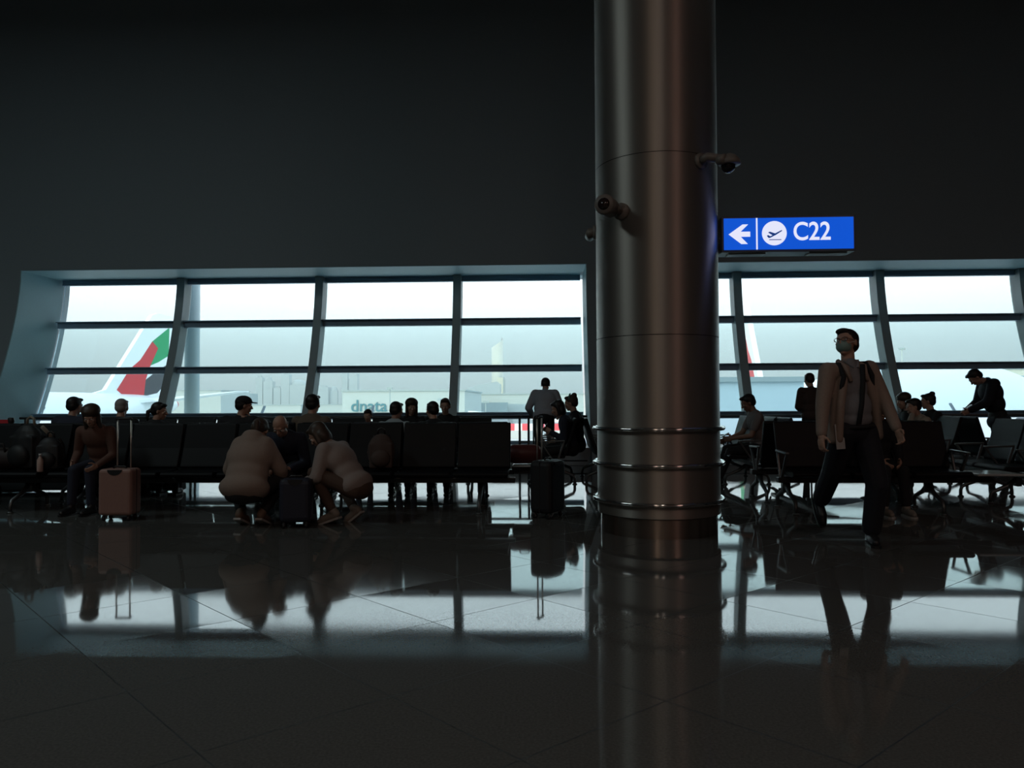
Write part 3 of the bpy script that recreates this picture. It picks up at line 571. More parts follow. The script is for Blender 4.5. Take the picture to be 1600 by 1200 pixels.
# ------------------------------------------------------------------ luggage
def suitcase(label, px, py, rz, wd, ht, dp, mat, trim, handle_z, tube_mat, span=.13, group=None, soft=False):
    S = thing('suitcase', label, 'suitcase', onf(px, py), rz, group); z0 = .055
    c = MB(); c.box((0, 0, z0+ht/2), (wd, dp, ht)); c.build('shell', mat, S, bevel=.035 if not soft else .05)
    MB().box((0, 0, z0+ht/2), (wd+.006, .012, ht-.02)).build('zip_band', trim, S, bevel=.004)
    for x in (-wd/2+.045, wd/2-.045):
        for y in (-dp/2+.045, dp/2-.045):
            m = MB(); m.tube([(x, y, .03), (x, y, z0+.01)], .016, 10); m.tube([(x-.012, y, .026), (x+.012, y, .026)], .026, 16); m.build('wheel', black_p, S, True)
    MB().prism([(.075*math.cos(-PI*k/14)*wd/.345, z0+ht-.008+.055*math.sin(-PI*k/14)) for k in range(15)], -dp/2-.003, -dp/2+.02, 'y').build('handle_recess', trim, S)
    if handle_z:
        for x in (-span/2, span/2): MB().tube([(x, dp/2-.03, z0+ht-.03), (x, dp/2-.03, handle_z)], .0085, 10).build('handle_tube', tube_mat, S, True)
        MB().tube([(-span/2-.012, dp/2-.03, handle_z-.01), (-span/2, dp/2-.03, handle_z+.008), (span/2, dp/2-.03, handle_z+.008), (span/2+.012, dp/2-.03, handle_z-.01)], .014, 12).build('grip', trim, S, True)
    MB().tube([(-.07, 0, z0+ht-.005), (-.05, 0, z0+ht+.02), (.05, 0, z0+ht+.02), (.07, 0, z0+ht-.005)], .009, 8).build('carry_handle', trim, S, True)
    return S
tub = M('handle_aluminium', (.55, .50, .46), .35, .7)
suitcase('dusty pink hard-shell cabin suitcase with its handle pulled up', 187, 812, math.radians(2), .345, .475, .22, M('pink_shell', (.32, .185, .155), .5), black_p, 1.035, tub, .14)
suitcase('black upright suitcase with raised handle left of the round column', 856, 808, math.radians(62), .36, .54, .25, M('black_fabric', (.012, .013, .016), .6), black_p, 1.035, tub, .10, soft=True)
suitcase('dark low suitcase between the two squatting women', 463, 824, math.radians(8), .30, .42, .2, M('navy_fabric', (.02, .022, .04), .6), black_p, None, tub, soft=True)
def backpack(name, label, loc, rz, s, mat, trim, cat='backpack'):
    S = thing(name, label, cat, loc, rz)
    m = MB(); m.T = Matrix.Scale(s, 4); m.ell((0, 0, .20), (.16, .10, .21)); m.box((0, 0, .16), (.26, .16, .28)); m.build('body', mat, S, voxel=.012, sm=6)
    m = MB(); m.T = Matrix.Scale(s, 4); m.ell((0, -.09, .13), (.11, .06, .10)); m.build('front_pocket', mat, S, True)
    m = MB(); m.T = Matrix.Scale(s, 4); m.tube([(-.04, .03, .39), (-.035, .03, .45), (0, .03, .47), (.035, .03, .45), (.04, .03, .39)], .011, 8); m.build('top_handle', trim, S, True)
    for x in (-.08, .08):
        m = MB(); m.T = Matrix.Scale(s, 4); m.tube([(x, .07, .38), (x*1.1, .15, .30), (x*1.2, .15, .15), (x*1.3, .07, .04)], .018, 8); m.build('shoulder_strap', trim, S, True)
    return S
p = atY(597, 737, YA-.12); backpack('backpack', 'brown backpack standing on the empty bench seat beside the squatting woman', (p.x, YA-.17, .455), math.radians(8), .98, M('brown_canvas', (.08, .055, .048), .8), black_p)
p = XA(48, YA-.15); backpack('rucksack', 'big black rucksack with a pale top handle on the leftmost bench', (p, YA-.20, .455), math.radians(-12), 1.28, M('black_nylon', (.012, .014, .016), .6), M('strap_tan', (.28, .25, .20), .7))
p = XA(84, YA-.15); backpack('backpack', 'smaller black backpack leaning beside the big rucksack', (p, YA-.22, .455), math.radians(10), .92, M('black_nylon2', (.016, .017, .02), .6), black_p)
S = thing('duffel_bag', 'dark duffel bag lying on the leftmost bench seat below the rucksack', 'bag', (XA(12, YA-.15), YA-.22, .455), math.radians(5))
m = MB(); m.cap((-.16, 0, .13), (.16, 0, .13), .125, .125, 20); m.build('body', M('duffel_dark', (.03, .022, .022), .7), S, True)
MB().tube([(-.08, -.09, .2), (-.06, -.1, .3), (.06, -.1, .3), (.08, -.09, .2)], .011, 8).build('handle', black_p, S, True)
S = thing('holdall', 'dark maroon holdall on the side table left of the black suitcase', 'bag', (XA(819, YB+.2), YB+.2, .43), math.radians(4))
m = MB(); m.cap((-.12, 0, .12), (.12, 0, .12), .12, .12, 20); m.build('body', M('maroon_leather', (.12, .02, .02), .5), S, True)
MB().tube([(-.07, 0, .2), (-.05, 0, .27), (.05, 0, .27), (.07, 0, .2)], .01, 8).build('handle', black_p, S, True)
S = thing('water_bottle', 'small pale drink bottle standing on the leftmost bench', 'bottle', (XA(70.5, YA-.3), YA-.38, .45))
MB().lathe([(.030, 0), (.032, .01), (.032, .13), (.014, .165), (.013, .18)], 24).build('body', M('bottle_pale', (.50, .36, .32), .25), S, True)
MB().lathe([(.016, .175), (.016, .20)], 16).build('cap', M('bottle_cap', (.6, .6, .6), .4), S, True)
# belt barrier at the far left
q = atY(17, 700, 10.2); S = thing('belt_barrier', 'queue barrier post with a red belt at the left edge', 'barrier', (q.x, 10.2, 0))
MB().lathe([(.17, 0), (.17, .02), (.03, .035), (.03, .93), (.04, .95), (.04, 1.0), (.03, 1.01)], 28).build('post', black_p, S, True)
MB().box((-.8, 0, .955), (1.54, .006, .055)).build('belt', M('red_belt', (.55, .03, .04), .6), S)
S2 = thing('belt_barrier', 'queue barrier post outside the left edge receiving the red belt', 'barrier', (q.x-1.62, 10.2, 0))
MB().lathe([(.17, 0), (.17, .02), (.03, .035), (.03, .93), (.04, .95), (.04, 1.0), (.03, 1.01)], 28).build('post', black_p, S2, True)

# ------------------------------------------------------------------ people
SKIN = M('skin_light', (.45, .27, .20), .55); SKIN2 = M('skin_tan', (.30, .17, .12), .55)
HB = M('hair_black', (.012, .011, .012), .5); HG = M('hair_grey', (.28, .27, .26), .6); HR = M('hair_auburn', (.14, .06, .035), .5); HD = M('hair_brown', (.05, .032, .022), .5)
def cloth(name, c): return M(name, c, .85)
DARK = cloth('cloth_black', (.012, .013, .016)); NAVY = cloth('cloth_navy', (.02, .025, .045)); JEANS = cloth('denim_dark', (.03, .04, .06)); CREAM = cloth('fleece_cream', (.29, .22, .185))
SHOE = M('shoe_black', (.015, .015, .017), .4); SOLE = M('sole_pale', (.40, .38, .36), .6); EYE = M('eye_white', (.75, .73, .70), .2); PUP = M('eye_dark', (.02, .015, .01), .1)
def ik(a, b, l1, l2, pole):
    a, b, pole = Vector(a), Vector(b), Vector(pole); d = b-a; L = min(d.length, (l1+l2)*.999); dn = d.normalized(); b = a+dn*L
    x = (l1*l1-l2*l2+L*L)/(2*L); h = math.sqrt(max(l1*l1-x*x, 0)); p = (pole - dn*pole.dot(dn))
    p = p.normalized() if p.length > 1e-5 else frame(dn)[0]
    return a+dn*x+p*h, b
def hand(mb, w, d, nrm, thumb, curl=.5, k=1.0, r=.0085):
    # w wrist, d direction of the fingers, nrm palm normal, thumb side direction
    w, d, nrm = Vector(w), Vector(d).normalized(), Vector(nrm); nrm = (nrm-d*nrm.dot(d)).normalized(); t = d.cross(nrm)
    if t.dot(Vector(thumb)) < 0: t = -t
    R = Matrix((t, d, nrm)).transposed().to_4x4()
    mb.ell(w+d*.048*k, (.042*k, .055*k, .017*k), R, 14, 8); mb.cap(w-d*.02, w+d*.02, .026*k, .027*k, 10)
    for i, (o, L) in enumerate(((.031, .072), (.0105, .080), (-.0105, .075), (-.031, .060))):
        p = w+d*.085*k+t*o*k; a = d.copy()
        pts = [p-d*.03]; ang = curl*(.35+.05*i)
        for q in (.42, .32, .26):
            ca, sa = math.cos(ang), math.sin(ang); dd = d*ca+nrm*sa; pts.append(pts[-1]+dd*L*q*k + (d*.03 if len(pts) == 1 else Vector())); ang += curl*.75
        mb.tube(pts, [r*k, r*k, r*.93*k, r*.8*k], 8); mb.ell(pts[-1], (r*.8*k,)*3, None, 8, 6)
    p = w+d*.022*k+t*.03*k; q = p+(t*.8+d*.55+nrm*.35).normalized()*.042*k; z = q+(t*.25+d*.85+nrm*.45).normalized()*.034*k
    mb.tube([w+d*.015, p, q, z], [.014*k, .013*k, .0105*k, .0085*k], 8); mb.ell(z, (.0085*k,)*3, None, 8, 6)
def person(label, loc, rz, s=1.0, hip=(0, 0, .93), lean=0, side=0, head=(0, 0, 0), hands=None, feet=None, toes=(0, 0), heel=(0, 0), knees=None, elbows=None,
           skin=SKIN, top=DARK, legs=NAVY, shoe=SHOE, hair='short', hairm=HB, sleeves='long', vox=.011, bulk=1.0, extra=None, hpose=None, upyaw=0, hem=0.0, openf=False, shw=.175, low=1.0, legw=1.0, topsm=4, hood=False, curl=.6, show_legs=True, neckfwd=0.02, topname='jacket', torso=.50):
    P = thing('person', label, 'person', loc, rz)
    T = Matrix.Scale(s, 4)
    hip = Vector(hip); Rl = Euler((math.radians(-lean), math.radians(side), math.radians(upyaw)), 'XYZ').to_matrix().to_4x4()
    Rt_ = Matrix.Rotation(math.radians(upyaw), 4, 'Z') @ Matrix.Rotation(math.radians(-lean), 4, 'X') @ Matrix.Rotation(math.radians(side), 4, 'Y')
    up = (Rt_ @ Vector((0, 0, 1))); rt = (Rt_ @ Vector((1, 0, 0))); fw = (Rt_ @ Vector((0, 1, 0)))
    sh = hip+up*torso; shoulder = [sh - rt*shw, sh + rt*shw]        # 0 = left, 1 = right
    hj = [hip+Vector((-.095, 0, 0)), hip+Vector((.095, 0, 0))]
    nb = sh+up*.03; hp, hy, hr = head
    Rh = Matrix.Rotation(math.radians(hy), 4, 'Z') @ Matrix.Rotation(math.radians(hp), 4, 'X') @ Matrix.Rotation(math.radians(hr), 4, 'Y')
    hu = (Rh @ Vector((0, 0, 1))); hf = (Rh @ Vector((0, 1, 0))); hx = (Rh @ Vector((1, 0, 0)))
    nt_ = nb+(up*.55+hu*.45).normalized()*.085+hf*neckfwd; hc = nt_+hu*.10+hf*.018
    hands = hands or ((-.24, .06, .80), (.24, .06, .80)); feet = feet or ((-.11, 0, .09), (.11, 0, .09)); knees = knees or ((0, 1, 0), (0, 1, 0)); elbows = elbows or ((-.5, -1, -.2), (.5, -1, -.2))
    el = []; wr = []; kn = []; an = []
    for i in (0, 1):
        e, w_ = ik(shoulder[i], hands[i], .285, .255, elbows[i]); el.append(e); wr.append(w_)
        k_, a_ = ik(hj[i], feet[i], .43, .42, knees[i]); kn.append(k_); an.append(a_)
    td = [Vector((math.sin(-math.radians(t)), math.cos(math.radians(t)), 0)) for t in toes]
    # --- body (skin), one continuous surface
    b = MB(); b.T = T
    b.ell(hip+up*.03, (.14, .095, .12), Rt_); b.ell(hip+up*.20, (.12, .08, .14), Rt_); b.ell(hip+up*.37, (.145, .095, .17), Rt_)
    b.cap(shoulder[0]*.85+sh*.15, shoulder[1]*.85+sh*.15, .05, .05); b.cap(nb-up*.05, nb+up*.02, .075, .052); b.cap(nb, nt_+hu*.03, .054, .052)
    for i in (0, 1):
        b.cap(shoulder[i], el[i], .047, .037); b.cap(el[i], wr[i], .037, .025); b.cap(hj[i], kn[i], .078, .052); b.cap(kn[i], an[i], .052, .034)
        sd = -1 if i == 0 else 1
        d = (wr[i]-el[i]).normalized()
        hd = (hpose or {}).get(i, {}); dd = Vector(hd.get('d', d)); nn = Vector(hd.get('n', (-sd, 0, 0))); tt = Vector(hd.get('t', fw)); hand(b, wr[i], dd, nn, tt, hd.get('curl', curl))
        hk = math.radians(heel[i]); f0 = an[i]; fd = td[i]*math.cos(hk)-Vector((0, 0, 1))*math.sin(hk); fn = Vector((0, 0, 1))*math.cos(hk)+td[i]*math.sin(hk)
        b.cap(f0, f0-fn*.04-fd*.03, .033, .03); b.cap(f0-fn*.045-fd*.03, f0-fn*.05+fd*.13, .03, .03); b.cap(f0-fn*.05+fd*.13, f0-fn*.06+fd*.18, .032, .02)
    H = Matrix.Translation(hc) @ Rh
    def hp_(x, y, z): return H @ Vector((x, y, z))
    b.ell(hp_(0, -.012, .03), (.074, .094, .085), Rh, 20, 14); b.ell(hp_(0, .022, -.035), (.056, .064, .075), Rh, 18, 12); b.ell(hp_(0, .052, -.088), (.028, .026, .022), Rh)
    b.cap(hp_(0, .083, .012), hp_(0, .104, -.026), .009, .014); b.ell(hp_(.011, .094, -.03), (.009, .010, .008), Rh); b.ell(hp_(-.011, .094, -.03), (.009, .010, .008), Rh)
    b.cap(hp_(-.035, .078, .025), hp_(.035, .078, .025), .012, .012); b.ell(hp_(0, .086, -.057), (.022, .010, .006), Rh); b.ell(hp_(0, .085, -.067), (.019, .010, .006), Rh)
    for sd in (-1, 1):
        b.ell(hp_(sd*.040, .066, -.018), (.020, .016, .018), Rh); b.ell(hp_(sd*.076, -.004, -.004), (.010, .019, .031), Rh)
    b.build('body', skin, P, voxel=min(vox, .0075), sm=2)
    for sd in (-1, 1):
        e = MB(); e.T = T; e.ell(hp_(sd*.031, .079, .004), (.0125, .010, .009), Rh, 12, 8); o = e.build('eye', EYE, P, True)
        q = MB(); q.T = T; q.ell(hp_(sd*.031, .0865, .004), (.005, .004, .005), Rh, 10, 6); q.build('iris', PUP, o, True)
    # --- hair
    if hair != 'bald':
        h = MB(); h.T = T; h.ell(hp_(0, -.026, .045), (.083, .098, .086), Rh, 20, 14); h.ell(hp_(0, -.055, 0), (.076, .064, .072), Rh, 16, 10)
        if hair != 'cap': h.ell(hp_(.01, .045, .093), (.058, .045, .026), Rh, 14, 8)
        for sd in (-1, 1): h.ell(hp_(sd*.070, -.02, .02), (.014, .035, .04), Rh)
        if hair in ('long', 'bob', 'full'):
            h.ell(hp_(0, -.045, -.04), (.092, .070, .10), Rh, 16, 10)
            for sd in (-1, 1): h.cap(hp_(sd*.075, -.01, .03), hp_(sd*.080, .008, -.09 if hair == 'bob' else -.15), .026, .022)
        if hair == 'long': h.cap(hp_(0, -.075, -.05), hp_(0, -.095, -.2)+Vector((0, 0, -.06)), .07, .035)
        if hair == 'pony':
            a_ = hp_(0, -.11, .01); h.ell(a_, (.026, .03, .026), Rh); c_ = hp_(.015, -.15, -.02); h.tube([a_, c_, c_+Vector((.0, -.01, -.09)), c_+Vector((.0, .02, -.17))], [.022, .028, .024, .008], 10)
        if hair == 'bun': h.ell(hp_(0, -.075, .115), (.045, .045, .040), Rh)
        if hair == 'full': h.ell(hp_(0, -.02, .07), (.105, .11, .085), Rh, 18, 12)
        h.build('hair', hairm, P, voxel=.008, sm=3)
    else:
        h = MB(); h.T = T
        for sd in (-1, 1): h.ell(hp_(sd*.066, -.035, .0), (.014, .045, .03), Rh)
        h.ell(hp_(0, -.088, -.01), (.055, .022, .035), Rh); h.build('hair', hairm, P, voxel=.008, sm=3)
    if hair == 'cap':
        c_ = MB(); c_.T = T; c_.ell(hp_(0, -.012, .065), (.090, .106, .070), Rh, 20, 12); c_.ell(hp_(0, .105, .052), (.066, .065, .009), Rh, 16, 8); c_.build('cap', cloth('cap_dark', (.02, .02, .024)), P, voxel=.007, sm=2)
    # --- top
    t = MB(); t.T = T; k = bulk
    if openf:
        bk = -fw*.035
        t.ell(hip+up*.37+bk, (.185*k, .100*k, .185), Rt_, 18, 12); t.ell(hip+up*.20+bk, (.175*k, .090*k, .17), Rt_, 18, 12); t.ell(hip+up*.06+bk, (.175*k, .095*k, .12), Rt_, 18, 12)
        for sd in (-1, 1):
            pts = [sh+rt*sd*.085+fw*.055-up*.03, sh+rt*sd*.125+fw*.070-up*.14, hip+rt*sd*.160+fw*.070+up*.22, hip+rt*sd*.178+fw*.058+up*.08, hip+rt*sd*.188+fw*.045-up*.05]
            for p0, p1 in zip(pts[:-1], pts[1:]):
                t.cap(p0, p1, .036, .036); t.cap(p0-fw*.045+rt*sd*.01, p1-fw*.045+rt*sd*.01, .042, .042)
                t.cap(p0-fw*.08, p1-fw*.08, .042, .042)
    else: t.ell(hip+up*.37, (.178*k, .118*k, .185), Rt_, 18, 12); t.ell(hip+up*.20, (.155*k, .108*k, .17), Rt_, 18, 12); t.ell(hip+up*(.06-hem), (.165*k*low, .118*k*low, .12*low), Rt_, 18, 12)
    if hem > .05: t.ell(hip+up*(-.02-hem*.4), (.17*k, .12*k, .14), Rt_, 18, 12)
    if hood: t.ell(nb-fw*.03-up*.01, (.125, .105, .085), Rt_, 16, 10); t.ell(nb-fw*.06+up*.05, (.105, .07, .06), Rt_, 16, 10)
    t.cap(shoulder[0]*.92+sh*.08-up*.01, shoulder[1]*.92+sh*.08-up*.01, .070*k, .070*k); t.cap(sh-up*.02, nb+up*.015, .085, .066)
    for i in (0, 1):
        if sleeves == 'long': t.cap(shoulder[i], el[i], .068*k, .054*k); t.cap(el[i], wr[i]-(wr[i]-el[i]).normalized()*.015, .054*k, .040*k)
        elif sleeves == 'short': t.cap(shoulder[i], shoulder[i].lerp(el[i], .62), .066*k, .056*k)
    if sleeves != 'none' or True: t.build(topname, top, P, voxel=vox, sm=topsm)
    # --- trousers and shoes
    l = MB(); l.T = T; Rp = Matrix.Rotation(math.radians(-lean*.35), 4, 'X')
    l.ell(hip+Vector((0, -.005, .02)), (.160, .115, .125), Rp, 18, 12)
    for i in (0, 1): l.cap(hj[i], kn[i], .092*legw**.4, .068*legw); l.cap(kn[i], an[i]+(kn[i]-an[i])*.10, .066*legw, .050*legw**1.6)
    l.build('trousers', legs, P, voxel=vox, sm=3)
    for i in (0, 1):
        hk = math.radians(heel[i]); f0 = an[i]; fd = td[i]*math.cos(hk)-Vector((0, 0, 1))*math.sin(hk); fn = Vector((0, 0, 1))*math.cos(hk)+td[i]*math.sin(hk)
        m = MB(); m.T = T; m.cap(f0+fn*.01, f0-fn*.035-fd*.025, .046, .042); m.cap(f0-fn*.040-fd*.025, f0-fn*.042+fd*.12, .040, .043); m.cap(f0-fn*.045+fd*.12, f0-fn*.052+fd*.175, .042, .030)
        so_ = m.build('shoe', shoe, P, voxel=.009, sm=2)
        u_ = fd.cross(fn); R3 = Matrix((u_, fd, fn)).transposed().to_4x4(); m = MB(); m.T = T
        ol = [(-.036, -.06), (.036, -.06), (.040, 0), (.046, .11), (.040, .18), (.015, .212), (-.015, .212), (-.040, .18), (-.046, .11), (-.040, 0)]
        vs = [f0+u_*x+fd*y-fn*.092 for x, y in ol]+[f0+u_*x+fd*y-fn*.072 for x, y in ol]; nn = len(ol)
        m.add(vs, [tuple(range(nn))[::-1], tuple(range(nn, 2*nn))]+[(j, (j+1) % nn, nn+(j+1) % nn, nn+j) for j in range(nn)]); m.build('sole', SOLE if shoe is not SHOE else SHOE, so_)
    P['_'] = 0; del P['_']
    if extra: extra(P, dict(T=T, hip=hip, up=up, rt=rt, fw=fw, sh=sh, shoulder=shoulder, H=H, hp=hp_, Rh=Rh, Rt=Rt_, wr=wr, el=el, kn=kn, an=an, nb=nb))
    return P
def seated(label, px, Y, face, s=1.0, lean=8, hands=None, feet=None, off=(0, 0), X=None, **kw):
    # sits on a bench whose beam runs at depth Y (face = direction of the knees); hip .11 in front of the beam
    x = XA(px, Y, 700) if X is None else X
    hands = hands or ((-.10, .36, .60), (.10, .36, .60)); feet = feet or ((-.12, .46, .09), (.12, .46, .09))
    kw.setdefault('torso', .445)
    return person(label, (x+off[0], Y+off[1], 0), face, s*.965, hip=(0, .02, .525/s), lean=lean, hands=hands, feet=feet, **kw)
def seatY(Y, face): return Y + (.0 if face == 0 else 0)

def phone(P, g, c, d, w_=.07):
    m = MB(); m.T = g['T']; m.box(c, (w_, .012, .14), Matrix.Rotation(math.radians(d), 4, 'X')); m.build('phone', M('phone_black', (.01, .01, .012), .15), P, bevel=.004)

# --- row facing the camera
def bags_none(P, g): pass
seated('person with thick dark hair and khaki sleeves sitting behind the pink suitcase', 164, YA-.08, PI, .97, lean=22, head=(-28, 10, 0), hair='full', hairm=HD, top=cloth('shirt_brown', (.12, .06, .045)), legs=NAVY, skin=SKIN, hands=((-.16, .42, .56), (.18, .34, .58)), topname='shirt', curl=.9)
seated('bald man in a dark jacket leaning forward between the two squatting women', 461, YA-.10, PI, 1.0, lean=44, head=(-38, 0, 0), hair='bald', hairm=HG, top=NAVY, legs=DARK, hands=((-.12, .52, .52), (.14, .52, .52)), curl=.9, bulk=1.08)
# --- row facing the windows
seated('person with short black hair in a dark jacket, head above the far left seats', 107, YB+.08, 0, 1.0, lean=4, head=(-6, -15, 0), hair='short', top=NAVY, bulk=1.3, torso=.475)
seated('elderly grey-haired person in a dark coat, seen behind the pink suitcase handle', 182, YB+.08, 0, .97, lean=7, head=(-8, 12, 0), hair='short', hairm=HG, top=DARK, bulk=1.32, torso=.475)
seated('woman with a dark ponytail looking right, seated left of the outdoor pillar', 236, YB+.08, 0, .95, lean=10, head=(-8, -80, 0), hair='pony', top=DARK)
seated('dark-capped person with a hand at the cheek, beyond the squatting ponytailed woman', 371, YB+.05, 0, 1.0, lean=6, head=(-6, -62, 0), hair='cap', top=DARK, bulk=1.3, torso=.475, hands=((-.1, .36, .60), (.14, .12, 1.02)), elbows=((-.5, -1, -.2), (1, .2, -.6)))
seated('person with flat black hair and a brown jacket, seated right of the second mullion', 485, YB+.08, 0, 1.06, lean=2, head=(-4, -10, 0), hair='short', top=cloth('jacket_brown', (.13, .10, .075)), bulk=1.12)
seated('person with short black hair and pale collar, left of the third mullion', 614, YB+.08, 0, .94, lean=8, head=(-8, -25, 0), hair='short', top=cloth('shirt_pale', (.35, .42, .46)), skin=SKIN2)
seated('person with wavy black hair leaning back, close left of the third mullion', 677, YB+.08, 0, .94, lean=8, head=(-8, 40, 0), hair='short', top=DARK)
# --- third row, facing the camera
seated('child with dark hair seated in the third row, seen over the empty seats', 578, 11.3, PI, .80, lean=10, head=(-14, 0, 0), hair='short', top=DARK, hands=((-.1, .3, .6), (.1, .3, .6)))
seated('person with bushy dark hair in the third row, left of the third mullion', 643, 11.3, PI, .98, lean=2, head=(-8, 20, 0), hair='full', hairm=HD, top=DARK)
seated('person with short dark hair in front of the third mullion', 697, 11.3, PI, 1.0, lean=3, head=(-6, 0, 0), hair='short', hairm=HD, top=DARK)
# --- sideways benches left of the column
XD = D1.location.x; XF = F1.location.x; XJ = J1.location.x
pz = lambda o: o
person('dark-clothed woman seated sideways looking at her phone, nearer one beside the column', (XA(896, 10.92), 10.92, 0), PI/2, 0.951, torso=.45, hip=(0, .02, .53), lean=14, head=(-22, -4, 0), hair='bob', skin=SKIN, top=NAVY, legs=DARK, hands=((-.06, .34, .80), (.06, .36, .80)), feet=((-.12, .46, .09), (.12, .50, .09)),
       extra=lambda P, g: phone(P, g, (0, .42, .88), 25))
person('woman with a green hair band seated sideways, farther one beside the column', (XA(906, 11.55), 11.55, 0), PI/2, 1.000, torso=.45, hip=(0, .02, .52), lean=6, head=(-10, -10, 0), hair='bun', hairm=HD, top=DARK, legs=DARK, hands=((-.1, .36, .60), (.1, .36, .60)), feet=((-.12, .46, .09), (.12, .46, .09)),
       extra=lambda P, g: (lambda m: (setattr(m, 'T', g['T']), m.tube([g['hp'](.088*math.cos(a), -.02+.02*abs(math.cos(a)), .06+.088*math.sin(a)) for a in [PI*i/10 for i in range(11)]], .009, 8), m.build('hair_band', M('band_green', (.10, .32, .24), .5), P, True)))(MB()))
# --- man with grey t-shirt
person('young man in a grey t-shirt seated sideways with a phone in his lap', (XF+.07, 10.92, 0), PI/2, 1.009, torso=.45, hip=(0, .02, .52), lean=6, head=(-24, 4, 0), hair='short', skin=SKIN2, top=cloth('tshirt_grey', (.22, .20, .20)), topname='t_shirt', legs=DARK, sleeves='short', hands=((-.08, .40, .66), (.10, .44, .64)), feet=((-.14, .62, .09), (.12, .55, .09)),
       extra=lambda P, g: phone(P, g, (0, .50, .70), 60))
# --- people right of the walking man
def chin(P, g): pass
person('black-haired person in a beige hooded top, chin on hand, right of the walking man', (XA(1462, 10.98), 10.98, 0), PI/2, 0.980, torso=.45, hip=(0, .02, .52), lean=26, head=(-10, 0, 0), hair='short', top=cloth('hoodie_beige', (.36, .31, .26)), legs=DARK, hands=((-.08, .36, 1.02), (.12, .40, .62)), elbows=((-.3, .2, -1), (.5, -1, -.2)), feet=((-.12, .46, .09), (.12, .5, .09)))
person('person in dark clothes beyond the beige hooded one, half hidden by the walking man', (XA(1433, 12.05), 12.05, 0), PI/2, 1.009, torso=.45, hip=(0, .02, .52), lean=12, head=(-12, 0, 0), hair='full', hairm=HD, top=DARK, legs=DARK, feet=((-.12, .46, .09), (.12, .46, .09)), hands=((-.1, .36, .60), (.1, .36, .60)))
person('person with dark hair in a bun, seated just beyond the beige hooded one', (XA(1462, 11.55), 11.55, 0), PI/2, 0.980, torso=.45, hip=(0, .02, .54), lean=4, head=(-5, -20, 0), hair='bun', top=DARK, legs=DARK, feet=((-.12, .46, .09), (.12, .46, .09)), hands=((-.1, .36, .60), (.1, .36, .60)))
seated('seated person with pale sneakers, hidden behind the walking man', 1378, YA-.08, PI, .96, lean=6, head=(-12, 0, 0), hair='short', top=DARK, legs=DARK, shoe=M('sneaker_tan', (.22, .19, .16), .6), X=XA(1380, 8.2)) 
# --- standing people
p = onf(851, 735)
person('man in a white shirt leaning on the guard rail, seen from behind', (p.x, 13.1, 0), math.radians(-4), .99, hip=(0, -.06, .93), lean=32, head=(-34, 0, 0), hair='short', top=cloth('shirt_white', (.36, .40, .46)), topname='shirt', legs=DARK, hands=((-.25, .34, .98), (.25, .34, .98)), elbows=((-.35, -1, .1), (.35, -1, .1)), feet=((-.12, -.06, .09), (.12, .02, .09)), bulk=1.24)
p = onf(1268, 735)
person('man in dark clothes standing with his back to us at the right window', (p.x, 13.05, 0), math.radians(6), .95, lean=3, head=(-10, 8, 0), hair='short', top=cloth('jacket_dark_brown', (.06, .04, .035)), legs=DARK, hands=((-.10, .28, 1.10), (.10, .28, 1.10)), elbows=((-.45, -.3, -1), (.25, -.3, -1)), bulk=1.2)
p = onf(1553, 746)
def coat(P, g):
    m = MB(); m.T = g['T']; m.ell(g['hip']+Vector((0, .075, .26)), (.07, .06, .19), g['Rt'], 12, 8); m.build('shirt_front', cloth('shirt_stripe', (.30, .36, .36)), P, True)
    m = MB(); m.T = g['T']; m.box((0, .36, 1.06), (.075, .012, .15), Matrix.Rotation(math.radians(55), 4, 'X')); m.build('phone', M('phone_black', (.01, .01, .012), .15), P, bevel=.004)
person('man in a long dark coat standing sideways, head bowed over his phone', (p.x, 11.9, 0), math.radians(84), 1.02, hip=(0, -.06, .93), lean=14, head=(-50, 0, 0), neckfwd=.07, hair='short', top=cloth('coat_black', (.010, .013, .022)), topname='coat', legs=DARK, hands=((-.05, .34, 1.02), (.06, .34, 1.02)), elbows=((-.6, -.6, -1), (.6, -.6, -1)), feet=((-.12, .10, .09), (.12, -.22, .09)), bulk=1.28, hem=.16, extra=coat)

# --- two women squatting in front of the bench
p = onf(391, 822)
person('woman with a dark ponytail squatting with her back to us in a cream fleece jacket', (p.x, p.y+.06, 0), math.radians(-4), 1.0, hip=(0, -.20, .33), lean=24, head=(-52, 4, 0), hood=True, hair='pony', hairm=HD, top=CREAM, legs=DARK, shoe=M('boot_tan', (.16, .10, .07), .7), hands=((-.22, .20, .34), (.22, .20, .34)), elbows=((-1, -.4, -.5), (1, -.4, -.5)), feet=((-.11, -.02, .13), (.11, -.02, .13)), heel=(22, 22), knees=((-.55, 1, .5), (.55, 1, .5)), bulk=1.38, torso=.50, shw=.125, low=1.12, topsm=40)
p = onf(531, 818)
person('woman with dark bobbed hair squatting sideways in an open pale shirt', (p.x, p.y+.05, 0), math.radians(72), 1.0, hip=(.02, -.20, .34), lean=38, head=(-42, 8, 0), hair='bob', hairm=HD, top=cloth('shirt_offwhite', (.30, .245, .225)), topname='shirt', legs=cloth('trousers_brown', (.09, .055, .04)), shoe=M('sneaker_grey', (.25, .21, .18), .6), hands=((-.16, .34, .40), (.16, .34, .42)), elbows=((-.6, -.3, -1), (.6, -.3, -1)), feet=((-.12, .02, .13), (.11, -.08, .13)), heel=(20, 38), knees=((-.4, 1, .5), (.4, 1, .4)), bulk=1.2, torso=.50, shw=.165, low=1.10, topsm=30)

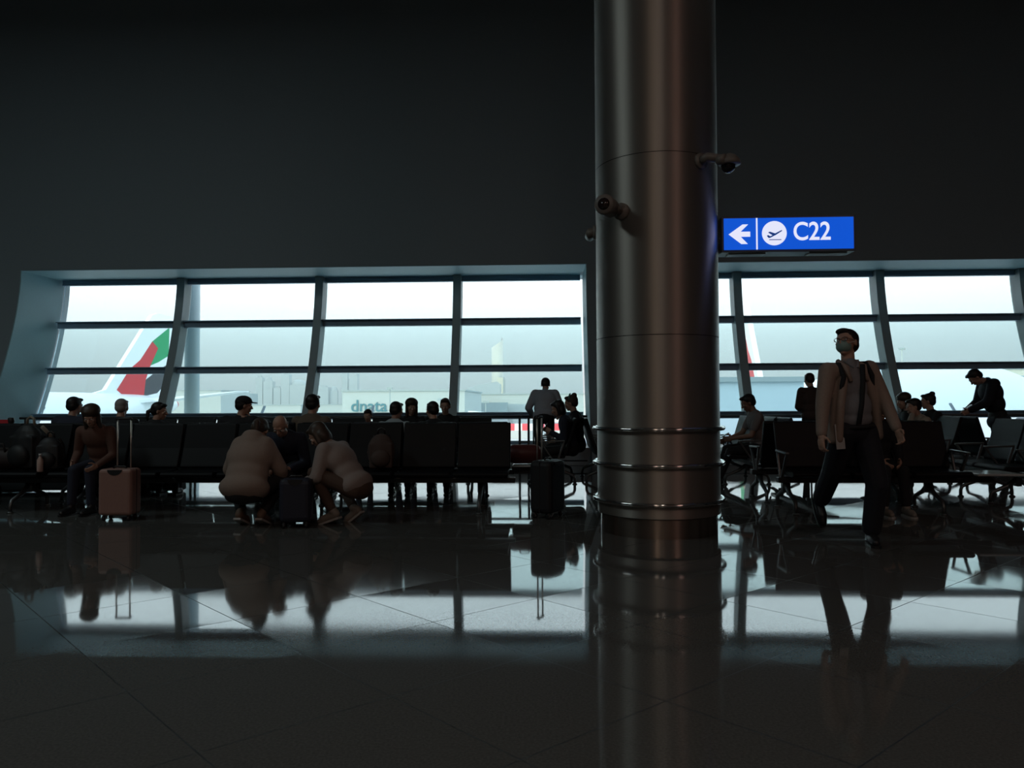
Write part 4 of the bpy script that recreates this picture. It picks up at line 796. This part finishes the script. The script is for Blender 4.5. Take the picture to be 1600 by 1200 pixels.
# --- the walking man
def walker(P, g):
    T, hp, Rh, Rt_, up, rt, fw, sh, hip = g['T'], g['hp'], g['Rh'], g['Rt'], g['up'], g['rt'], g['fw'], g['sh'], g['hip']
    def mk(name, mat, f, **k): m = MB(); m.T = T; f(m); return m.build(name, mat, P, **k)
    mk('face_mask', M('mask_green', (.22, .34, .32), .7), lambda m: (m.ell(hp(0, .048, -.042), (.060, .062, .054), Rh, 20, 14), m.ell(hp(0, .082, -.03), (.03, .032, .036), Rh)), voxel=.006, sm=4)
    for sd in (-1, 1): mk('mask_loop', M('mask_loop', (.6, .6, .6), .6), lambda m: m.tube([hp(sd*.052, .06, -.02), hp(sd*.078, .02, .0), hp(sd*.084, -.01, .004)], .0022, 6), smooth=True)
    mk('glasses', black_p, lambda m: [m.tube([hp(sd*.031+.024*math.cos(a), .098, .006+.017*math.sin(a)) for a in [2*PI*i/16 for i in range(17)]], .0022, 6) for sd in (-1, 1)] + [m.tube([hp(-.008, .10, .008), hp(.008, .10, .008)], .002, 6)] + [m.tube([hp(sd*.055, .096, .010), hp(sd*.078, .0, .012)], .002, 6) for sd in (-1, 1)], smooth=True)
    shm = cloth('shirt_grey', (.20, .20, .22))
    mk('shirt', shm, lambda m: (m.ell(hip+up*.36+fw*.020, (.125, .098, .17), Rt_, 18, 12), m.ell(hip+up*.20+fw*.028, (.140, .108, .16), Rt_, 18, 12), m.ell(hip+up*.10+fw*.022, (.142, .104, .09), Rt_, 18, 12), m.cap(sh+fw*.02-up*.03, g['nb']+up*.015+fw*.015, .08, .058)), voxel=.009, sm=3)
    mk('shirt_collar', shm, lambda m: [m.bar(g['nb']+rt*sd*.012+fw*.082-up*.02, g['nb']+rt*sd*.062+fw*.03+up*.045, .035, .012) for sd in (-1, 1)], bevel=.004)
    mk('jacket_collar', CREAM, lambda m: [m.tube([sh+rt*sd*.075+fw*.115-up*.10, sh+rt*sd*.088+fw*.075+up*.02, g['nb']+rt*sd*.07-fw*.03+up*.045], [.014, .022, .020], 10) for sd in (-1, 1)], smooth=True)
    mk('crossbody_strap', DARK, lambda m: m.tube([sh-rt*.055+fw*.10+up*.03, hip-rt*.02+fw*.128+up*.38, hip+rt*.02+fw*.142+up*.22, hip+rt*.055+fw*.130+up*.06], .019, 8), smooth=True)
    mk('belt', DARK, lambda m: m.tube([hip+up*.035+rt*.152*math.cos(a)+fw*.122*math.sin(a) for a in [2*PI*i/24 for i in range(25)]], .016, 8), smooth=True)
    for sd in (-1, 1): mk('backpack_strap', DARK, lambda m: m.tube([sh+rt*sd*.115-fw*.11-up*.12, sh+rt*sd*.125-fw*.03+up*.055, sh+rt*sd*.125+fw*.05+up*.045, sh+rt*sd*.130+fw*.105-up*.06, sh+rt*sd*.155+fw*.06-up*.22, sh+rt*sd*.16-fw*.08-up*.28], .019, 8), smooth=True)
    mk('backpack', DARK, lambda m: (m.ell(hip+up*.30-fw*.21, (.15, .09, .21), Rt_, 16, 10), m.box(hip+up*.26-fw*.20, (.24, .13, .30), Rt_)), voxel=.012, sm=5)
    mk('paper', M('paper_grey', (.42, .42, .42), .7), lambda m: m.box(hip+rt*.185+fw*.06-up*.03, (.08, .006, .20), Rt_), bevel=.002)
p = onf(1360, 856)
rzw = math.radians(196)
def loc_of(px, py, z=0):       # pixel on the floor -> the walker's own frame
    q = onf(px, py, z) - p; return Matrix.Rotation(-rzw, 3, 'Z') @ q
fl = loc_of(1364, 851); fr = loc_of(1297, 836)
person('man in a cream jacket and face mask walking beside the column, looking up', (p.x, p.y, 0), rzw, 1.03, hip=(.035, -.12, .915), lean=-3, side=3, head=(13, -64, 6), openf=True, topsm=9, shw=.195, legw=1.3, neckfwd=.0,
       hair='short', top=CREAM, legs=cloth('trousers_dark', (.012, .014, .022)), hands=((-.20, .10, .90), (.42, -.02, .84)), elbows=((-1, -.7, 0), (1, -.7, -.1)), feet=((fl.x, fl.y-.02, .093), (fr.x, fr.y-.16, .185)), toes=(-28, -10), heel=(0, 58), knees=((0, 1, 0), (.05, 1, 0)),
       vox=.008, bulk=1.06, extra=walker, curl=.9, shoe=SHOE, hem=.03, hpose={1: {'t': (0, 1, 0), 'n': (-1, 0, 0)}, 0: {'t': (0, 1, 0), 'n': (1, 0, 0)}})

# ------------------------------------------------------------------ dark bags standing on the floor behind and under the seats
def floor_bag(label, px, Y, wd, ht, m, rz=0):
    S = thing('travel_bag', label, 'bag', (XA(px, Y, 760), Y, 0), rz)
    b = MB(); b.box((0, 0, ht*.45), (wd*.86, .20, ht*.8)); b.ell((0, 0, ht*.62), (wd*.46, .12, ht*.36)); b.build('body', m, S, voxel=.014, sm=8)
    MB().tube([(-.09, 0, ht*.92), (-.07, 0, ht+.07), (.07, 0, ht+.07), (.09, 0, ht*.92)], .012, 8).build('handle', black_p, S, True)
    return S
bm1 = M('bag_black', (.012, .014, .016), .7); bm2 = M('bag_slate', (.05, .06, .065), .7)
floor_bag('slate travel bag on the floor under the leftmost seats', 30, 9.95, .62, .40, bm2, .1)
floor_bag('dark travel bag on the floor behind the seated person with khaki sleeves', 92, 10.05, .60, .42, bm1)
floor_bag('dark travel bag on the floor behind the pink suitcase', 205, 10.1, .62, .44, bm1, -.1)
floor_bag('slate travel bag on the floor just right of the pink suitcase, behind the seats', 262, 10.0, .50, .38, bm2, .15)
floor_bag('small black travel bag on the floor behind the squatting ponytailed woman', 428, 10.1, .55, .40, bm1)
